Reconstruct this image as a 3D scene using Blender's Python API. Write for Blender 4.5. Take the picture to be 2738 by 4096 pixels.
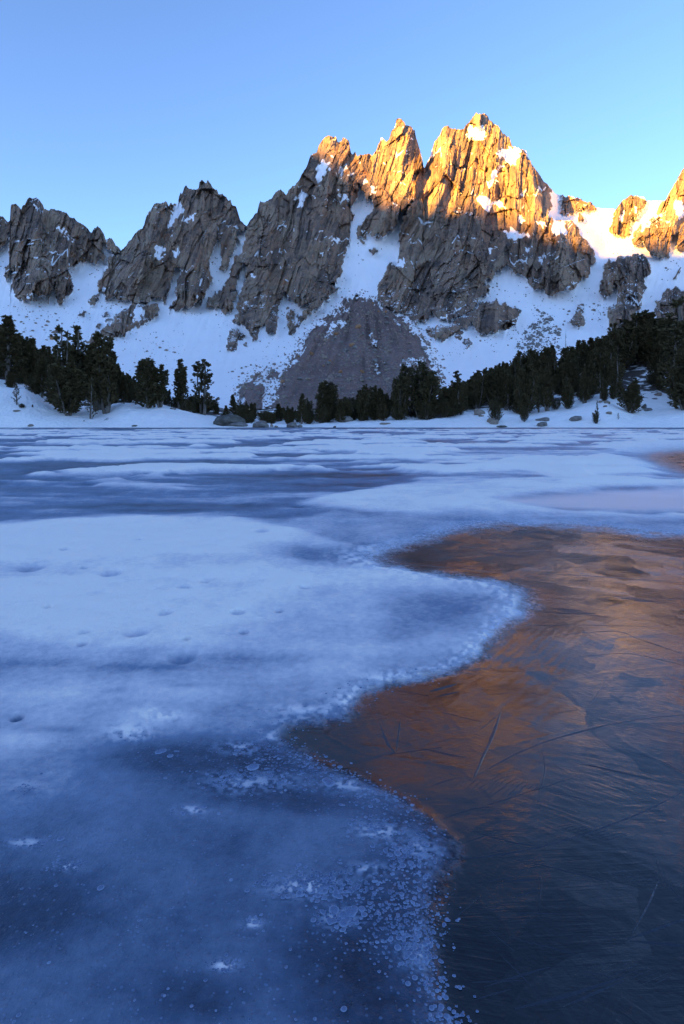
import bpy, math, random
import numpy as np
C = bpy.context.scene
for o in list(bpy.data.objects): bpy.data.objects.remove(o)

# ------------------------------------------------------------------ camera, sky, sun, exposure
F, U0, V0, EYE = 569.0, 342.0, 420.0, 1.2          # focal length and horizon in 684x1024 px, eye height in m
S = 4.003                                          # photograph px per render px
cam = bpy.data.cameras.new('camera'); camo = bpy.data.objects.new('camera', cam); C.collection.objects.link(camo)
cam.sensor_fit = 'VERTICAL'; cam.sensor_height = 36; cam.sensor_width = 24; cam.lens = 36*F/1024
cam.shift_y = -(512-V0)/1024; cam.clip_start = .05; cam.clip_end = 20000
camo.location = (0, 0, EYE); camo.rotation_euler = (math.pi/2, 0, 0); C.camera = camo

SUN_EL = math.radians(7.0)
sh = np.array([-.73, -.68]); sh /= np.linalg.norm(sh)       # horizontal direction towards the sun
SUN_DIR = np.array([sh[0]*math.cos(SUN_EL), sh[1]*math.cos(SUN_EL), math.sin(SUN_EL)])
SUN_ROT = math.atan2(sh[0], sh[1])
w = bpy.data.worlds.new('World'); C.world = w; w.use_nodes = True
nt = w.node_tree; bg = nt.nodes['Background']
sky = nt.nodes.new('ShaderNodeTexSky'); sky.sky_type = 'NISHITA'; sky.sun_disc = False
sky.sun_elevation = SUN_EL; sky.sun_rotation = SUN_ROT; sky.altitude = 3300; sky.air_density = 1.0; sky.dust_density = 2.2; sky.ozone_density = 2.4
hs = nt.nodes.new('ShaderNodeMixRGB'); hs.blend_type = 'MULTIPLY'; hs.inputs[0].default_value = 1
hs.inputs[2].default_value = (1.03, .965, 1.03, 1)
nt.links.new(sky.outputs[0], hs.inputs[1]); nt.links.new(hs.outputs[0], bg.inputs[0]); bg.inputs[1].default_value = .058
sl = bpy.data.lights.new('sun', 'SUN'); slo = bpy.data.objects.new('sun', sl); C.collection.objects.link(slo)
sl.energy = 4.4; sl.angle = math.radians(.6); sl.color = (1.0, .50, .07)
import mathutils
slo.rotation_euler = mathutils.Vector(SUN_DIR.tolist()).to_track_quat('Z', 'Y').to_euler()
C.view_settings.view_transform = 'Standard'; C.view_settings.look = 'None'; C.view_settings.gamma = 1
C.view_settings.exposure = 3.38; C.view_settings.use_curve_mapping = False
C.cycles.max_bounces = 6; C.cycles.diffuse_bounces = 3; C.cycles.glossy_bounces = 3

# ------------------------------------------------------------------ numpy noise
def _h(ix, iy, seed):
    h = (ix.astype(np.int64)*374761393 + iy.astype(np.int64)*668265263 + seed*1442695041) & 0xffffffff
    h = ((h ^ (h >> 13))*1274126177) & 0xffffffff
    h = ((h ^ (h >> 16))*2246822519) & 0xffffffff
    return ((h ^ (h >> 15)) & 0xffffff)/float(0xffffff)
def vn(x, y, seed=0):
    ix, iy = np.floor(x), np.floor(y); fx, fy = x-ix, y-iy
    fx = fx*fx*fx*(fx*(fx*6-15)+10); fy = fy*fy*fy*(fy*(fy*6-15)+10)
    a, b, c, d = _h(ix, iy, seed), _h(ix+1, iy, seed), _h(ix, iy+1, seed), _h(ix+1, iy+1, seed)
    return (a+(b-a)*fx)*(1-fy)+(c+(d-c)*fx)*fy
def fbm(x, y, seed=0, oct=4, g=.5):
    s, a, t = 0, 1., 0
    for i in range(oct):
        s = s+a*vn(x*2**i+i*17.3, y*2**i-i*9.1, seed+i*31); t += a; a *= g
    return s/t
def cells(x, y, seed):
    """jittered cells: offset of each point from its cell's centre, a cell's random values, distance to the cell border"""
    ix, iy = np.floor(x), np.floor(y)
    f1 = np.full(x.shape, 9.); f2 = np.full(x.shape, 9.); cx = np.zeros(x.shape); cy = np.zeros(x.shape); ox = np.zeros(x.shape); oy = np.zeros(x.shape)
    for i in (-1, 0, 1):
        for j in (-1, 0, 1):
            jx, jy = ix+i, iy+j
            dx = x-(jx+.1+.8*_h(jx, jy, seed)); dy = y-(jy+.1+.8*_h(jx, jy, seed+7))
            d = dx*dx+dy*dy; m = d < f1
            f2 = np.where(m, f1, np.minimum(f2, d)); f1 = np.where(m, d, f1)
            cx = np.where(m, jx, cx); cy = np.where(m, jy, cy); ox = np.where(m, dx, ox); oy = np.where(m, dy, oy)
    return ox, oy, _h(cx, cy, seed+11), _h(cx, cy, seed+13), _h(cx, cy, seed+17), np.sqrt(f2)-np.sqrt(f1)
def sstep(a, b, x):
    t = np.clip((x-a)/(b-a), 0, 1); return t*t*(3-2*t)
def blur1(a, r, ax):
    if r < 1: return a
    p = [(0, 0), (0, 0)]; p[ax] = (r+1, r)
    c = np.cumsum(np.pad(a, p, mode='edge'), axis=ax); n = a.shape[ax]
    hi = np.take(c, np.arange(2*r+1, 2*r+1+n), axis=ax); lo = np.take(c, np.arange(0, n), axis=ax)
    return (hi-lo)/(2*r+1)
def blur(a, rx, ry=None):
    rx = int(round(rx)); ry = rx if ry is None else int(round(ry))
    for _ in range(3): a = blur1(blur1(a, rx, 1), ry, 0)
    return a

# ------------------------------------------------------------------ mesh helpers
def link(o, parent=None):
    C.collection.objects.link(o)
    if parent: o.parent = parent
    return o
def mesh_np(name, V, faces, mat=None, smooth=True, attrs=None):
    """faces: (n,3) or (n,4) index array"""
    me = bpy.data.meshes.new(name); V = np.asarray(V, np.float32); faces = np.asarray(faces, np.int32)
    n, k = faces.shape
    me.vertices.add(len(V)); me.vertices.foreach_set('co', V.ravel())
    me.loops.add(n*k); me.loops.foreach_set('vertex_index', faces.ravel())
    me.polygons.add(n); me.polygons.foreach_set('loop_start', np.arange(0, n*k, k, dtype=np.int32)); me.polygons.foreach_set('loop_total', np.full(n, k, np.int32))
    me.polygons.foreach_set('use_smooth', np.full(n, bool(smooth)))
    for an, av in (attrs or {}).items():
        at = me.attributes.new(an, 'FLOAT', 'POINT'); at.data.foreach_set('value', np.asarray(av, np.float32).ravel())
    me.update(calc_edges=True); me.validate()
    if mat: me.materials.append(mat)
    return me
def obj(name, me, parent=None, loc=(0, 0, 0), rot=(0, 0, 0), scale=(1, 1, 1), **props):
    o = bpy.data.objects.new(name, me); o.location = loc; o.rotation_euler = rot; o.scale = scale
    for k, v in props.items():
        if v is not None: o[k] = v
    return link(o, parent)
def sub(V, faces, attrs):
    """keep only the vertices that the faces use"""
    used = np.unique(faces); m = np.full(len(V), -1, np.int64); m[used] = np.arange(len(used))
    return V[used], m[faces], {k: v[used] for k, v in attrs.items()}

# ------------------------------------------------------------------ material helpers
class M:
    def __init__(s, name):
        s.m = bpy.data.materials.new(name); s.m.use_nodes = True; s.t = s.m.node_tree; s.b = s.t.nodes['Principled BSDF']
        s.co = s.t.nodes.new('ShaderNodeTexCoord').outputs['Object']
    def n(s, typ, ins=None, **kw):
        nd = s.t.nodes.new(typ)
        for k, v in kw.items(): setattr(nd, k, v)
        for k, v in (ins or {}).items(): s.put(nd.inputs[k], v)
        return nd
    def put(s, sock, v):
        if isinstance(v, bpy.types.NodeSocket): s.t.links.new(v, sock)
        else:
            if isinstance(v, tuple) and len(v) == 3 and sock.type == 'RGBA': v = v+(1,)
            sock.default_value = v
    def mp(s, scale=(1, 1, 1), rot=(0, 0, 0), co=None):
        return s.n('ShaderNodeMapping', {'Vector': co or s.co, 'Scale': scale, 'Rotation': rot}).outputs[0]
    def noise(s, scale, detail=5, rough=.55, co=None, dist=0):
        return s.n('ShaderNodeTexNoise', {'Vector': co or s.co, 'Scale': scale, 'Detail': detail, 'Roughness': rough, 'Distortion': dist}).outputs['Fac']
    def vor(s, scale, co=None, feature='F1', out='Distance', rnd=1):
        return s.n('ShaderNodeTexVoronoi', {'Vector': co or s.co, 'Scale': scale, 'Randomness': rnd}, feature=feature).outputs[out]
    def math(s, op, a, b=0, c=0, clamp=False):
        return s.n('ShaderNodeMath', {0: a, 1: b, 2: c}, operation=op, use_clamp=clamp).outputs[0]
    def rng(s, v, a, b, c=0., d=1., smooth=True):
        return s.n('ShaderNodeMapRange', {'Value': v, 'From Min': a, 'From Max': b, 'To Min': c, 'To Max': d}, interpolation_type='SMOOTHSTEP' if smooth else 'LINEAR').outputs[0]
    def mix(s, f, a, b, mode='MIX'):
        return s.n('ShaderNodeMixRGB', {0: f, 1: a, 2: b}, blend_type=mode).outputs[0]
    def attr(s, name): return s.n('ShaderNodeAttribute', attribute_name=name).outputs['Fac']
    def bump(s, h, strength, dist, normal=None):
        ins = {'Height': h, 'Strength': strength, 'Distance': dist}
        if normal: ins['Normal'] = normal
        return s.n('ShaderNodeBump', ins).outputs[0]
    def out(s, **kw):
        for k, v in kw.items(): s.put(s.b.inputs[k.replace('_', ' ')], v)
        return s.m

def mat_rock():
    m = M('granite')
    st = m.mp((.22, .22, .06)); big = m.noise(.018, 4); mid = m.noise(1.0, 6, .6, st); fine = m.noise(.9, 6, .65)
    c = m.mix(m.rng(big, .38, .62), (.39, .24, .155), (.30, .20, .148))
    c = m.mix(m.rng(mid, .45, .75), c, (.32, .19, .105))
    c = m.mix(m.rng(m.noise(.05, 5, .6), .58, .72), c, (.35, .145, .06))
    c = m.mix(m.rng(fine, .35, .7, 0, .55), c, (.10, .082, .07))
    c = m.mix(m.rng(m.noise(.16, 5, .6, m.mp((1, 1, .2))), .47, .64, 0, .75), c, (.11, .095, .085))
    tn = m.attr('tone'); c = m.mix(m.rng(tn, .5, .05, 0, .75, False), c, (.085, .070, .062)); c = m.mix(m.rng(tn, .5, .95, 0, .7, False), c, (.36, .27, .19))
    nz = m.n('ShaderNodeSeparateXYZ', {0: m.n('ShaderNodeNewGeometry').outputs['True Normal']}).outputs[2]
    nn = m.math('ADD', nz, m.math('MULTIPLY', m.math('SUBTRACT', m.noise(.13, 4, .6), .5), .55))
    snow = m.math('MULTIPLY', m.rng(nn, .90, .93), m.rng(m.noise(.03, 3), .46, .56))
    snow = m.math('MAXIMUM', snow, m.rng(m.attr('ledge'), .35, .55))
    c = m.mix(snow, c, (.86, .85, .86))
    h = m.math('ADD', m.noise(.7, 8, .7), m.math('MULTIPLY', m.noise(2.0, 4, .6, st), .7))
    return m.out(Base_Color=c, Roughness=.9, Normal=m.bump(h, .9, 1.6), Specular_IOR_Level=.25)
def mat_snow(name='snow', sc=.06, dist=.5, col=(.90, .87, .865)):
    m = M(name); n = m.noise(sc, 7, .6)
    c = m.mix(m.rng(m.noise(sc*.4, 5), .4, .75, 0, .5), col, tuple(x*.93 for x in col)); c = m.mix(m.rng(m.noise(.5, 5, .65, m.mp((1, .2, .16))), .55, .8, 0, .3), c, (.62, .56, .53))
    h = m.math('ADD', n, m.math('MULTIPLY', m.noise(sc*6, 4, .6, m.mp((1, .6, .25))), .25))
    return m.out(Base_Color=c, Roughness=.75, Normal=m.bump(h, .35, dist), Specular_IOR_Level=.2)
def mat_scree():
    m = M('scree')
    cell = m.vor(.55, out='Color'); v = m.n('ShaderNodeSeparateXYZ', {0: cell}).outputs[0]
    c = m.mix(m.rng(v, .2, .95, 0, .75), (.215, .145, .128), (.30, .215, .188))
    c = m.mix(m.rng(m.noise(.025, 5), .45, .7, 0, .7), c, (.18, .12, .108))
    c = m.mix(m.rng(m.noise(.5, 5, .6, m.mp((.16, .03, .03))), .5, .68, 0, .7), c, (.20, .155, .14))
    h = m.math('ADD', m.math('MULTIPLY', m.vor(.5), -1), m.noise(1.6, 4))
    return m.out(Base_Color=c, Roughness=.95, Normal=m.bump(h, .9, 1.2), Specular_IOR_Level=.15)
def mat_boulder(name, a, b, sc=1.0):
    m = M(name)
    c = m.mix(m.rng(m.noise(1.4*sc, 6, .65), .38, .65), a, b)
    c = m.mix(m.rng(m.noise(6*sc, 4, .7), .55, .68, 0, .8), c, (.05, .045, .042))
    return m.out(Base_Color=c, Roughness=.9, Normal=m.bump(m.noise(5*sc, 8, .7), .7, .12), Specular_IOR_Level=.25)
ROCK, SNOW, SCREE = mat_rock(), mat_snow(), mat_scree()

# ------------------------------------------------------------------ mountain: traced in photograph pixels, built at its real distance
SKY = [(-480,800),(-300,740),(-120,800),(-40,850),(0,865),(14,873),(32,890),(40,880),(43,823),(52,818),(64,812),(73,823),(83,846),(92,820),(102,810),(118,793),(150,793),(161,807),(163,831),(171,834),(175,842),(195,846),(207,836),(246,842),(261,850),(281,868),(300,876),(332,903),(367,930),(376,914),(388,909),(405,919),(411,938),(415,957),(429,951),(446,954),(459,973),(478,992),(484,1003),(504,983),(520,960),(542,938),(571,913),(584,871),(600,846),(615,820),(628,810),(638,817),(667,807),(673,826),(684,809),(689,820),(711,817),(717,785),(724,771),(728,782),(737,753),(747,742),(753,752),(783,755),(796,748),(798,728),(811,720),(826,731),(831,717),(845,734),(851,747),(867,759),(877,779),(899,785),(912,798),(923,796),(928,820),(944,826),(953,852),(963,881),(973,890),(986,905),(999,885),(1015,866),(1031,850),(1034,821),(1043,805),(1050,815),(1072,799),(1091,789),(1107,764),(1123,757),(1130,770),(1146,776),(1158,757),(1181,738),(1193,722),(1206,700),(1219,681),(1232,655),(1244,623),(1267,614),(1276,588),(1286,572),(1302,553),(1318,545),(1334,547),(1346,553),(1350,569),(1366,567),(1372,550),(1378,548),(1388,559),(1397,569),(1401,598),(1404,614),(1410,623),(1422,607),(1429,623),(1439,620),(1461,615),(1493,620),(1506,598),(1519,569),(1528,550),(1538,553),(1547,566),(1557,559),(1567,521),(1582,508),(1586,480),(1602,478),(1618,489),(1624,501),(1649,502),(1653,518),(1662,521),(1664,550),(1672,575),(1681,604),(1691,642),(1697,674),(1710,646),(1723,623),(1739,566),(1758,544),(1774,505),(1806,508),(1822,515),(1857,518),(1863,505),(1889,477),(1891,470),(1904,452),(1929,451),(1955,464),(1958,483),(1977,499),(1999,512),(2012,537),(2038,553),(2051,582),(2082,593),(2108,604),(2117,636),(2133,661),(2153,687),(2172,719),(2204,751),(2223,776),(2248,783),(2293,783),(2312,795),(2344,808),(2369,816),(2385,832),(2430,836),(2468,837),(2484,811),(2519,783),(2542,783),(2577,789),(2589,805),(2630,804),(2666,802),(2676,789),(2695,757),(2714,713),(2738,674),(2790,600),(2850,500),(2920,440),(3010,350),(3100,330),(3230,420),(3400,520)]
ROCKS = {   # each buttress: outlines of its rock where it stands out of the snow
 0: [[(-500,700),(0,840),(32,870),(40,905),(28,960),(10,990),(0,1000),(-60,1040),(-200,1100),(-330,1080),(-500,1140)]],
 1: [[(38,780),(170,760),(420,880),(412,930),(415,1000),(431,1027),(415,1040),(389,1040),(338,1053),(300,1060),(274,1072),(252,1090),(262,1092),(293,1110),(298,1168),(281,1187),(262,1180),(236,1222),(220,1174),(228,1129),(204,1168),(179,1187),(137,1177),(131,1206),(105,1203),(70,1187),(54,1168),(38,1142),(61,1075),(22,1110),(29,1059),(38,1008),(36,983),(43,900)],
     [(413,940),(446,945),(483,998),(478,1010),(460,1012),(440,1000),(418,985)], [(185,1190),(200,1185),(196,1215),(186,1212)]],
 2: [[(485,1011),(520,930),(600,780),(830,690),(940,780),(990,880),(984,908),(963,944),(957,957),(944,957),(925,1015),(912,1072),(895,1088),(880,1072),(887,1034),(883,983),(872,970),(858,1008),(832,1040),(848,1091),(851,1136),(826,1155),(813,1203),(791,1206),(759,1228),(734,1238),(695,1244),(676,1242),(708,1200),(695,1168),(704,1129),(723,1075),(712,1059),(695,1085),(672,1161),(663,1222),(635,1196),(612,1193),(555,1222),(529,1215),(510,1193),(466,1193),(459,1174),(440,1200),(418,1203),(415,1168),(395,1174),(383,1225),(357,1225),(364,1193),(390,1165),(386,1148),(395,1117),(415,1091),(437,1072),(440,1034)],
     [(523,1215),(560,1225),(612,1215),(637,1225),(640,1258),(600,1285),(570,1297),(552,1312),(480,1345),(440,1358),(395,1350),(380,1375),(340,1370),(385,1330),(440,1290),(470,1262),(500,1245)],[(306,1266),(325,1248),(351,1244),(345,1254)],[(400,1270),(420,1250),(432,1240),(425,1258),(408,1268)],[(378,1300),(392,1290),(404,1275),(398,1295),(384,1308)],[(410,1280),(440,1262),(455,1258),(440,1274)]],
 3: [[(988,905),(1040,790),(1120,740),(1320,530),(1400,540),(1432,600),(1436,640),(1433,719),(1429,783),(1401,821),(1418,850),(1416,872),(1404,910),(1408,955),(1375,1012),(1372,1070),(1366,1114),(1374,1096),(1355,1128),(1323,1147),(1368,1153),(1304,1198),(1266,1236),(1246,1242),(1240,1220),(1208,1210),(1176,1210),(1157,1198),(1132,1166),(1119,1210),(1113,1255),(1106,1306),(1097,1348),(1074,1338),(1061,1306),(1046,1319),(1039,1367),(1010,1357),(998,1325),(972,1300),(924,1287),(953,1255),(950,1236),(959,1191),(985,1102),(991,1057),(975,1057),(947,1128),(915,1179),(956,1153),(953,1191),(921,1246),(889,1249),(864,1236),(825,1230),(838,1198),(870,1172),(905,1121),(951,1012),(977,974)],
     [(1148,1332),(1151,1268),(1170,1242),(1184,1253),(1178,1300),(1187,1300),(1195,1249),(1240,1223),(1246,1249),(1208,1300),(1189,1312),(1176,1344),(1151,1341)],
     [(905,1402),(908,1370),(921,1325),(959,1319),(991,1344),(953,1363),(953,1383),(928,1405)],[(975,1376),(985,1366),(994,1380),(984,1384)]],
 4: [[(1434,600),(1500,600),(1600,460),(1660,490),(1694,640),(1694,681),(1672,760),(1640,821),(1614,846),(1592,878),(1592,897),(1563,929),(1538,945),(1506,955),(1474,936),(1461,955),(1432,942),(1432,910),(1461,885),(1484,827),(1500,780),(1468,808),(1455,770),(1436,757),(1432,700)],[(1464,1000),(1480,988),(1505,993),(1509,1010),(1485,1017)],[(1440,965),(1460,975),(1452,985)]],
 5: [[(1697,676),(1735,540),(1780,480),(1890,440),(1960,440),(2060,570),(2215,762),(2210,783),(2199,846),(2215,868),(2240,890),(2267,878),(2299,897),(2344,961),(2376,1006),(2382,1025),(2366,1076),(2360,1106),(2312,1126),(2299,1145),(2248,1164),(2216,1183),(2197,1177),(2140,1157),(2108,1119),(2095,1110),(2054,1088),(2057,1070),(2012,1076),(1974,1108),(1993,1100),(1929,1138),(1960,1150),(1948,1183),(1923,1189),(1897,1221),(1866,1247),(1821,1266),(1789,1279),(1738,1266),(1706,1293),(1687,1287),(1661,1300),(1648,1274),(1597,1261),(1565,1242),(1533,1223),(1508,1191),(1514,1147),(1533,1096),(1566,1063),(1602,1034),(1602,987),(1589,968),(1608,897),(1633,846),(1659,783)],
     [(1897,1228),(1930,1212),(1974,1208),(2019,1212),(2070,1234),(2081,1247),(2076,1272),(2038,1310),(1993,1336),(1955,1352),(1929,1342),(1897,1317),(1891,1290),(1853,1317),(1840,1361),(1821,1355),(1824,1320),(1802,1368),(1770,1368),(1738,1352),(1706,1335),(1710,1318),(1745,1316),(1776,1312),(1815,1285),(1860,1255)],[(1850,1349),(1868,1344),(1894,1370),(1870,1389),(1852,1368)]],
 6: [[(2243,770),(2312,785),(2388,826),(2380,842),(2340,836),(2310,845),(2290,852),(2265,850),(2258,820)],[(2310,860),(2330,855),(2342,880),(2322,892),(2306,880)],[(2246,815),(2256,812),(2262,850),(2244,850)],
     [(2468,832),(2484,800),(2519,775),(2589,790),(2588,830),(2572,850),(2560,830),(2548,860),(2530,885),(2515,942),(2480,950),(2440,935),(2430,920),(2445,880)],
     [(2690,740),(2740,660),(2860,440),(3010,300),(3250,360),(3500,500),(3500,860),(3200,960),(2960,1010),(2800,1000),(2740,1000),(2703,1008),(2718,940),(2690,955),(2682,1012),(2656,1040),(2618,1031),(2586,1000),(2567,961),(2529,980),(2536,940),(2560,900),(2590,878),(2640,860),(2655,830),(2640,825)],
     [(2414,1102),(2427,1057),(2472,1031),(2567,1012),(2593,1038),(2606,1076),(2593,1108),(2580,1120),(2586,1151),(2567,1215),(2548,1253),(2510,1304),(2491,1330),(2440,1298),(2430,1234),(2465,1215),(2472,1157),(2466,1130),(2446,1185),(2410,1196),(2401,1177)],
     [(2615,1253),(2631,1208),(2663,1164),(2701,1151),(2738,1160),(2900,1140),(3100,1150),(3100,1290),(2738,1300),(2640,1310)],[(2690,1110),(2712,1080),(2730,1068),(2725,1090),(2700,1118)]],
 7: [[(2271,1291),(2300,1260),(2316,1226),(2335,1224),(2330,1260),(2341,1298),(2310,1298)]],
}
PATCH = [   # snow lying inside the rock outlines
 [(1263,724),(1276,662),(1301,646),(1325,625),(1334,627),(1315,660),(1300,700),(1270,735)],[(721,880),(745,865),(777,850),(770,870),(740,888)],[(622,983),(650,985),(645,1030),(610,1035),(625,1010)],[(690,1000),(715,985),(712,1015),(695,1018)],
 [(705,830),(720,815),(735,820),(725,860),(705,870),(690,900),(660,915),(685,880)],[(1866,530),(1885,515),(1920,515),(1945,530),(1925,555),(1890,560)],[(2000,630),(2030,590),(2075,595),(2070,640),(2040,645)],[(2010,660),(2020,670),(1985,720),(1955,748),(1950,740),(1985,690)],
 [(1920,790),(1945,780),(1970,795),(2030,820),(2035,830),(1990,828),(1930,822)],[(2022,935),(2060,910),(2085,935),(2110,945),(2100,960),(2050,955)],[(2100,985),(2130,990),(2125,1005),(2105,1000)],[(2150,880),(2185,890),(2180,905),(2155,895)],
 [(2192,850),(2215,842),(2260,885),(2270,920),(2262,945),(2235,925),(2205,920),(2212,890)],[(2070,855),(2110,880),(2100,885),(2075,875)],[(1445,735),(1465,715),(1470,720),(1455,745)],[(1484,790),(1497,745),(1502,750),(1492,785)],[(1360,705),(1375,670),(1392,655),(1395,665),(1375,700),(1362,715)],
 [(1196,790),(1205,765),(1220,775),(1215,795),(1200,810)],[(1190,820),(1210,785),(1218,790),(1200,825)],[(1355,777),(1385,785),(1385,792),(1358,788)],[(1330,955),(1360,955),(1355,967),(1332,965)],[(223,910),(255,912),(258,922),(230,925)],[(252,935),(290,945),(293,950),(255,942)],[(107,1172),(135,1180),(128,1185),(108,1182)],
 [(1570,1055),(1605,1022),(1612,1030),(1608,1060),(1580,1062)],[(1745,1262),(1780,1255),(1795,1270),(1760,1285)],[(1000,1098),(1020,1110),(1010,1130)],[(540,1240),(572,1230),(575,1250),(560,1268),(540,1285),(528,1280)],[(2150,1050),(2162,1040),(2165,1060)],[(1955,985),(1975,990),(1965,1010),(1955,1005)],
 [(2568,905),(2580,880),(2590,900),(2580,930),(2565,940)],[(2630,850),(2645,835),(2655,855),(2640,872)],[(2700,830),(2730,800),(2750,850),(2720,880)],[(2475,880),(2490,850),(2500,855),(2485,885)],[(2535,840),(2550,820),(2552,850),(2535,870)],
]
SCREES = [[(1438,1185),(1455,1188),(1470,1202),(1508,1198),(1533,1217),(1597,1274),(1667,1332),(1712,1383),(1728,1434),(1757,1500),(1765,1560),(1740,1720),(1157,1720),(991,1640),(947,1600),(945,1570),(975,1545),(1000,1529),(1023,1497),(1060,1480),(1074,1470),(1106,1493),(1151,1485),(1176,1440),(1164,1421),(1195,1415),(1222,1365),(1215,1350),(1246,1332),(1285,1300),(1304,1274),(1348,1240),(1395,1245),(1400,1238),(1350,1226),(1387,1198)]]
SCREE_PATCH = [[(1330,1290),(1375,1284),(1382,1305),(1345,1310)],[(1305,1322),(1335,1316),(1338,1335),(1310,1338)],[(1470,1350),(1490,1340),(1495,1365),(1525,1393),(1500,1388),(1478,1375)],[(1500,1468),(1512,1475),(1530,1495),(1525,1508),(1505,1490)],[(1512,1445),(1525,1452),(1530,1468),(1518,1462)],[(1050,1520),(1090,1515),(1130,1530),(1125,1545),(1090,1580),(1060,1575),(1048,1550)],[(1050,1600),(1100,1590),(1080,1625),(1050,1625)],[(1600,1455),(1640,1445),(1700,1430),(1690,1450),(1650,1460),(1610,1462)],[(1620,1500),(1635,1480),(1640,1495),(1625,1510)],[(1262,1378),(1280,1372),(1278,1382)]]
# raster over (u, v) in render pixels
RU0, RU1, RV0, RV1, RR = -125., 815., 60., 440., .5
NU, NV = int((RU1-RU0)/RR), int((RV1-RV0)/RR)
gu = (RU0+(np.arange(NU)+.5)*RR); gv = (RV0+(np.arange(NV)+.5)*RR); GU, GV = np.meshgrid(gu, gv)
def fill(dst, poly, val, GUm=GU, GVm=GV, gu_=gu, gv_=gv, sc=1/S):
    P = np.array(poly, float)*sc
    i0, i1 = np.searchsorted(gu_, P[:, 0].min()-1), np.searchsorted(gu_, P[:, 0].max()+1)
    j0, j1 = np.searchsorted(gv_, P[:, 1].min()-1), np.searchsorted(gv_, P[:, 1].max()+1)
    if i1 <= i0 or j1 <= j0: return
    X, Y = GUm[j0:j1, i0:i1], GVm[j0:j1, i0:i1]; ins = np.zeros(X.shape, bool); Q = np.roll(P, -1, 0)
    for (x0, y0), (x1, y1) in zip(P, Q):
        if y0 == y1: continue
        ins ^= ((y0 > Y) != (y1 > Y)) & (X < (x1-x0)*(Y-y0)/(y1-y0)+x0)
    dst[j0:j1, i0:i1][ins] = val
ID = np.full((NV, NU), -1.0)
for k, polys in ROCKS.items():
    for p in polys: fill(ID, p, k)
IDR = ID.copy(); PT = np.zeros((NV, NU))
for p in PATCH: fill(PT, p, 1.)
PT[IDR < 0] = 0; PTB = blur(PT, 3)
SC = np.zeros((NV, NU))
for p in SCREES: fill(SC, p, 1.)
for p in SCREE_PATCH: fill(SC, p, 0.)
SC[ID >= 0] = 0
RM = (ID >= 0).astype(float)
B2, B5, B14, B40 = blur(RM, 2), blur(RM, 7), blur(RM, 18), blur(RM, 50)
SCB = blur(SC, 12)
# saddle behind the main peak lies farther back
DY = np.zeros((NV, NU)); fill(DY, [(2215,740),(2640,740),(2660,830),(2560,900),(2500,1000),(2420,1010),(2385,960),(2300,890),(2220,860)], 1.); DY = blur(DY, 8)
def samp(A, u, v):
    x = np.clip((u-RU0)/RR-.5, 0, NU-1.001); y = np.clip((v-RV0)/RR-.5, 0, NV-1.001)
    i, j = x.astype(int), y.astype(int); fx, fy = x-i, y-j
    return (A[j, i]*(1-fx)+A[j, i+1]*fx)*(1-fy)+(A[j+1, i]*(1-fx)+A[j+1, i+1]*fx)*fy
def samp0(A, u, v):
    return A[np.clip(((v-RV0)/RR).astype(int), 0, NV-1), np.clip(((u-RU0)/RR).astype(int), 0, NU-1)]
YT = np.array([(40,760),(60,720),(113,640),(150,600),(200,555),(250,500),(300,430),(340,350),(370,270),(392,205),(408,158),(440,120)], float)
ARETES = [  # crests that divide a buttress into a side facing the sun and a side turned away: points, width left, width right, height
 ([(1604,478),(1640,560),(1650,650),(1665,760),(1640,830)], 55, 16, 26), ([(1330,545),(1345,620),(1320,700),(1300,800),(1290,950)], 24, 20, 16), ([(1378,548),(1385,650),(1395,760)], 14, 10, 10),
 ([(1915,452),(1965,520),(1990,600),(1960,700),(1930,800),(1900,950)], 40, 18, 22), ([(1780,505),(1800,600),(1770,720),(1740,900)], 26, 14, 14), ([(2095,600),(2120,680),(2150,780),(2180,880),(2250,1000)], 30, 14, 18),
 ([(2040,560),(2060,680),(2080,800),(2060,940)], 26, 12, 13), ([(830,717),(850,760),(800,900),(790,1000),(780,1150)], 30, 18, 18), ([(628,810),(640,900),(600,1000),(560,1100)], 22, 16, 12), ([(118,793),(150,850),(140,950),(150,1100)], 18, 22, 14),
 ([(1123,757),(1130,850),(1090,1000),(1050,1150)], 22, 14, 14), ([(1193,722),(1230,850),(1200,1000),(1180,1150)], 20, 14, 12), ([(2540,783),(2540,860)], 14, 10, 8), ([(2840,500),(2740,760),(2700,900)], 30, 16, 20)]
ART = np.zeros((NV, NU))
for pts, wl, wr, hh in ARETES:
    P = np.array(pts)/S
    vv = np.interp(gv, P[:, 1], P[:, 0]); fade = sstep(P[0, 1]-6, P[0, 1]-1, gv)*(1-sstep(P[-1, 1], P[-1, 1]+35, gv))
    d = GU-vv[:, None]
    t = np.where(d < 0, 1+d/wl, 1-d/wr); ART = np.maximum(ART, np.clip(t, 0, 1)*hh*fade[:, None])
ART = blur(ART, 1)
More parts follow.
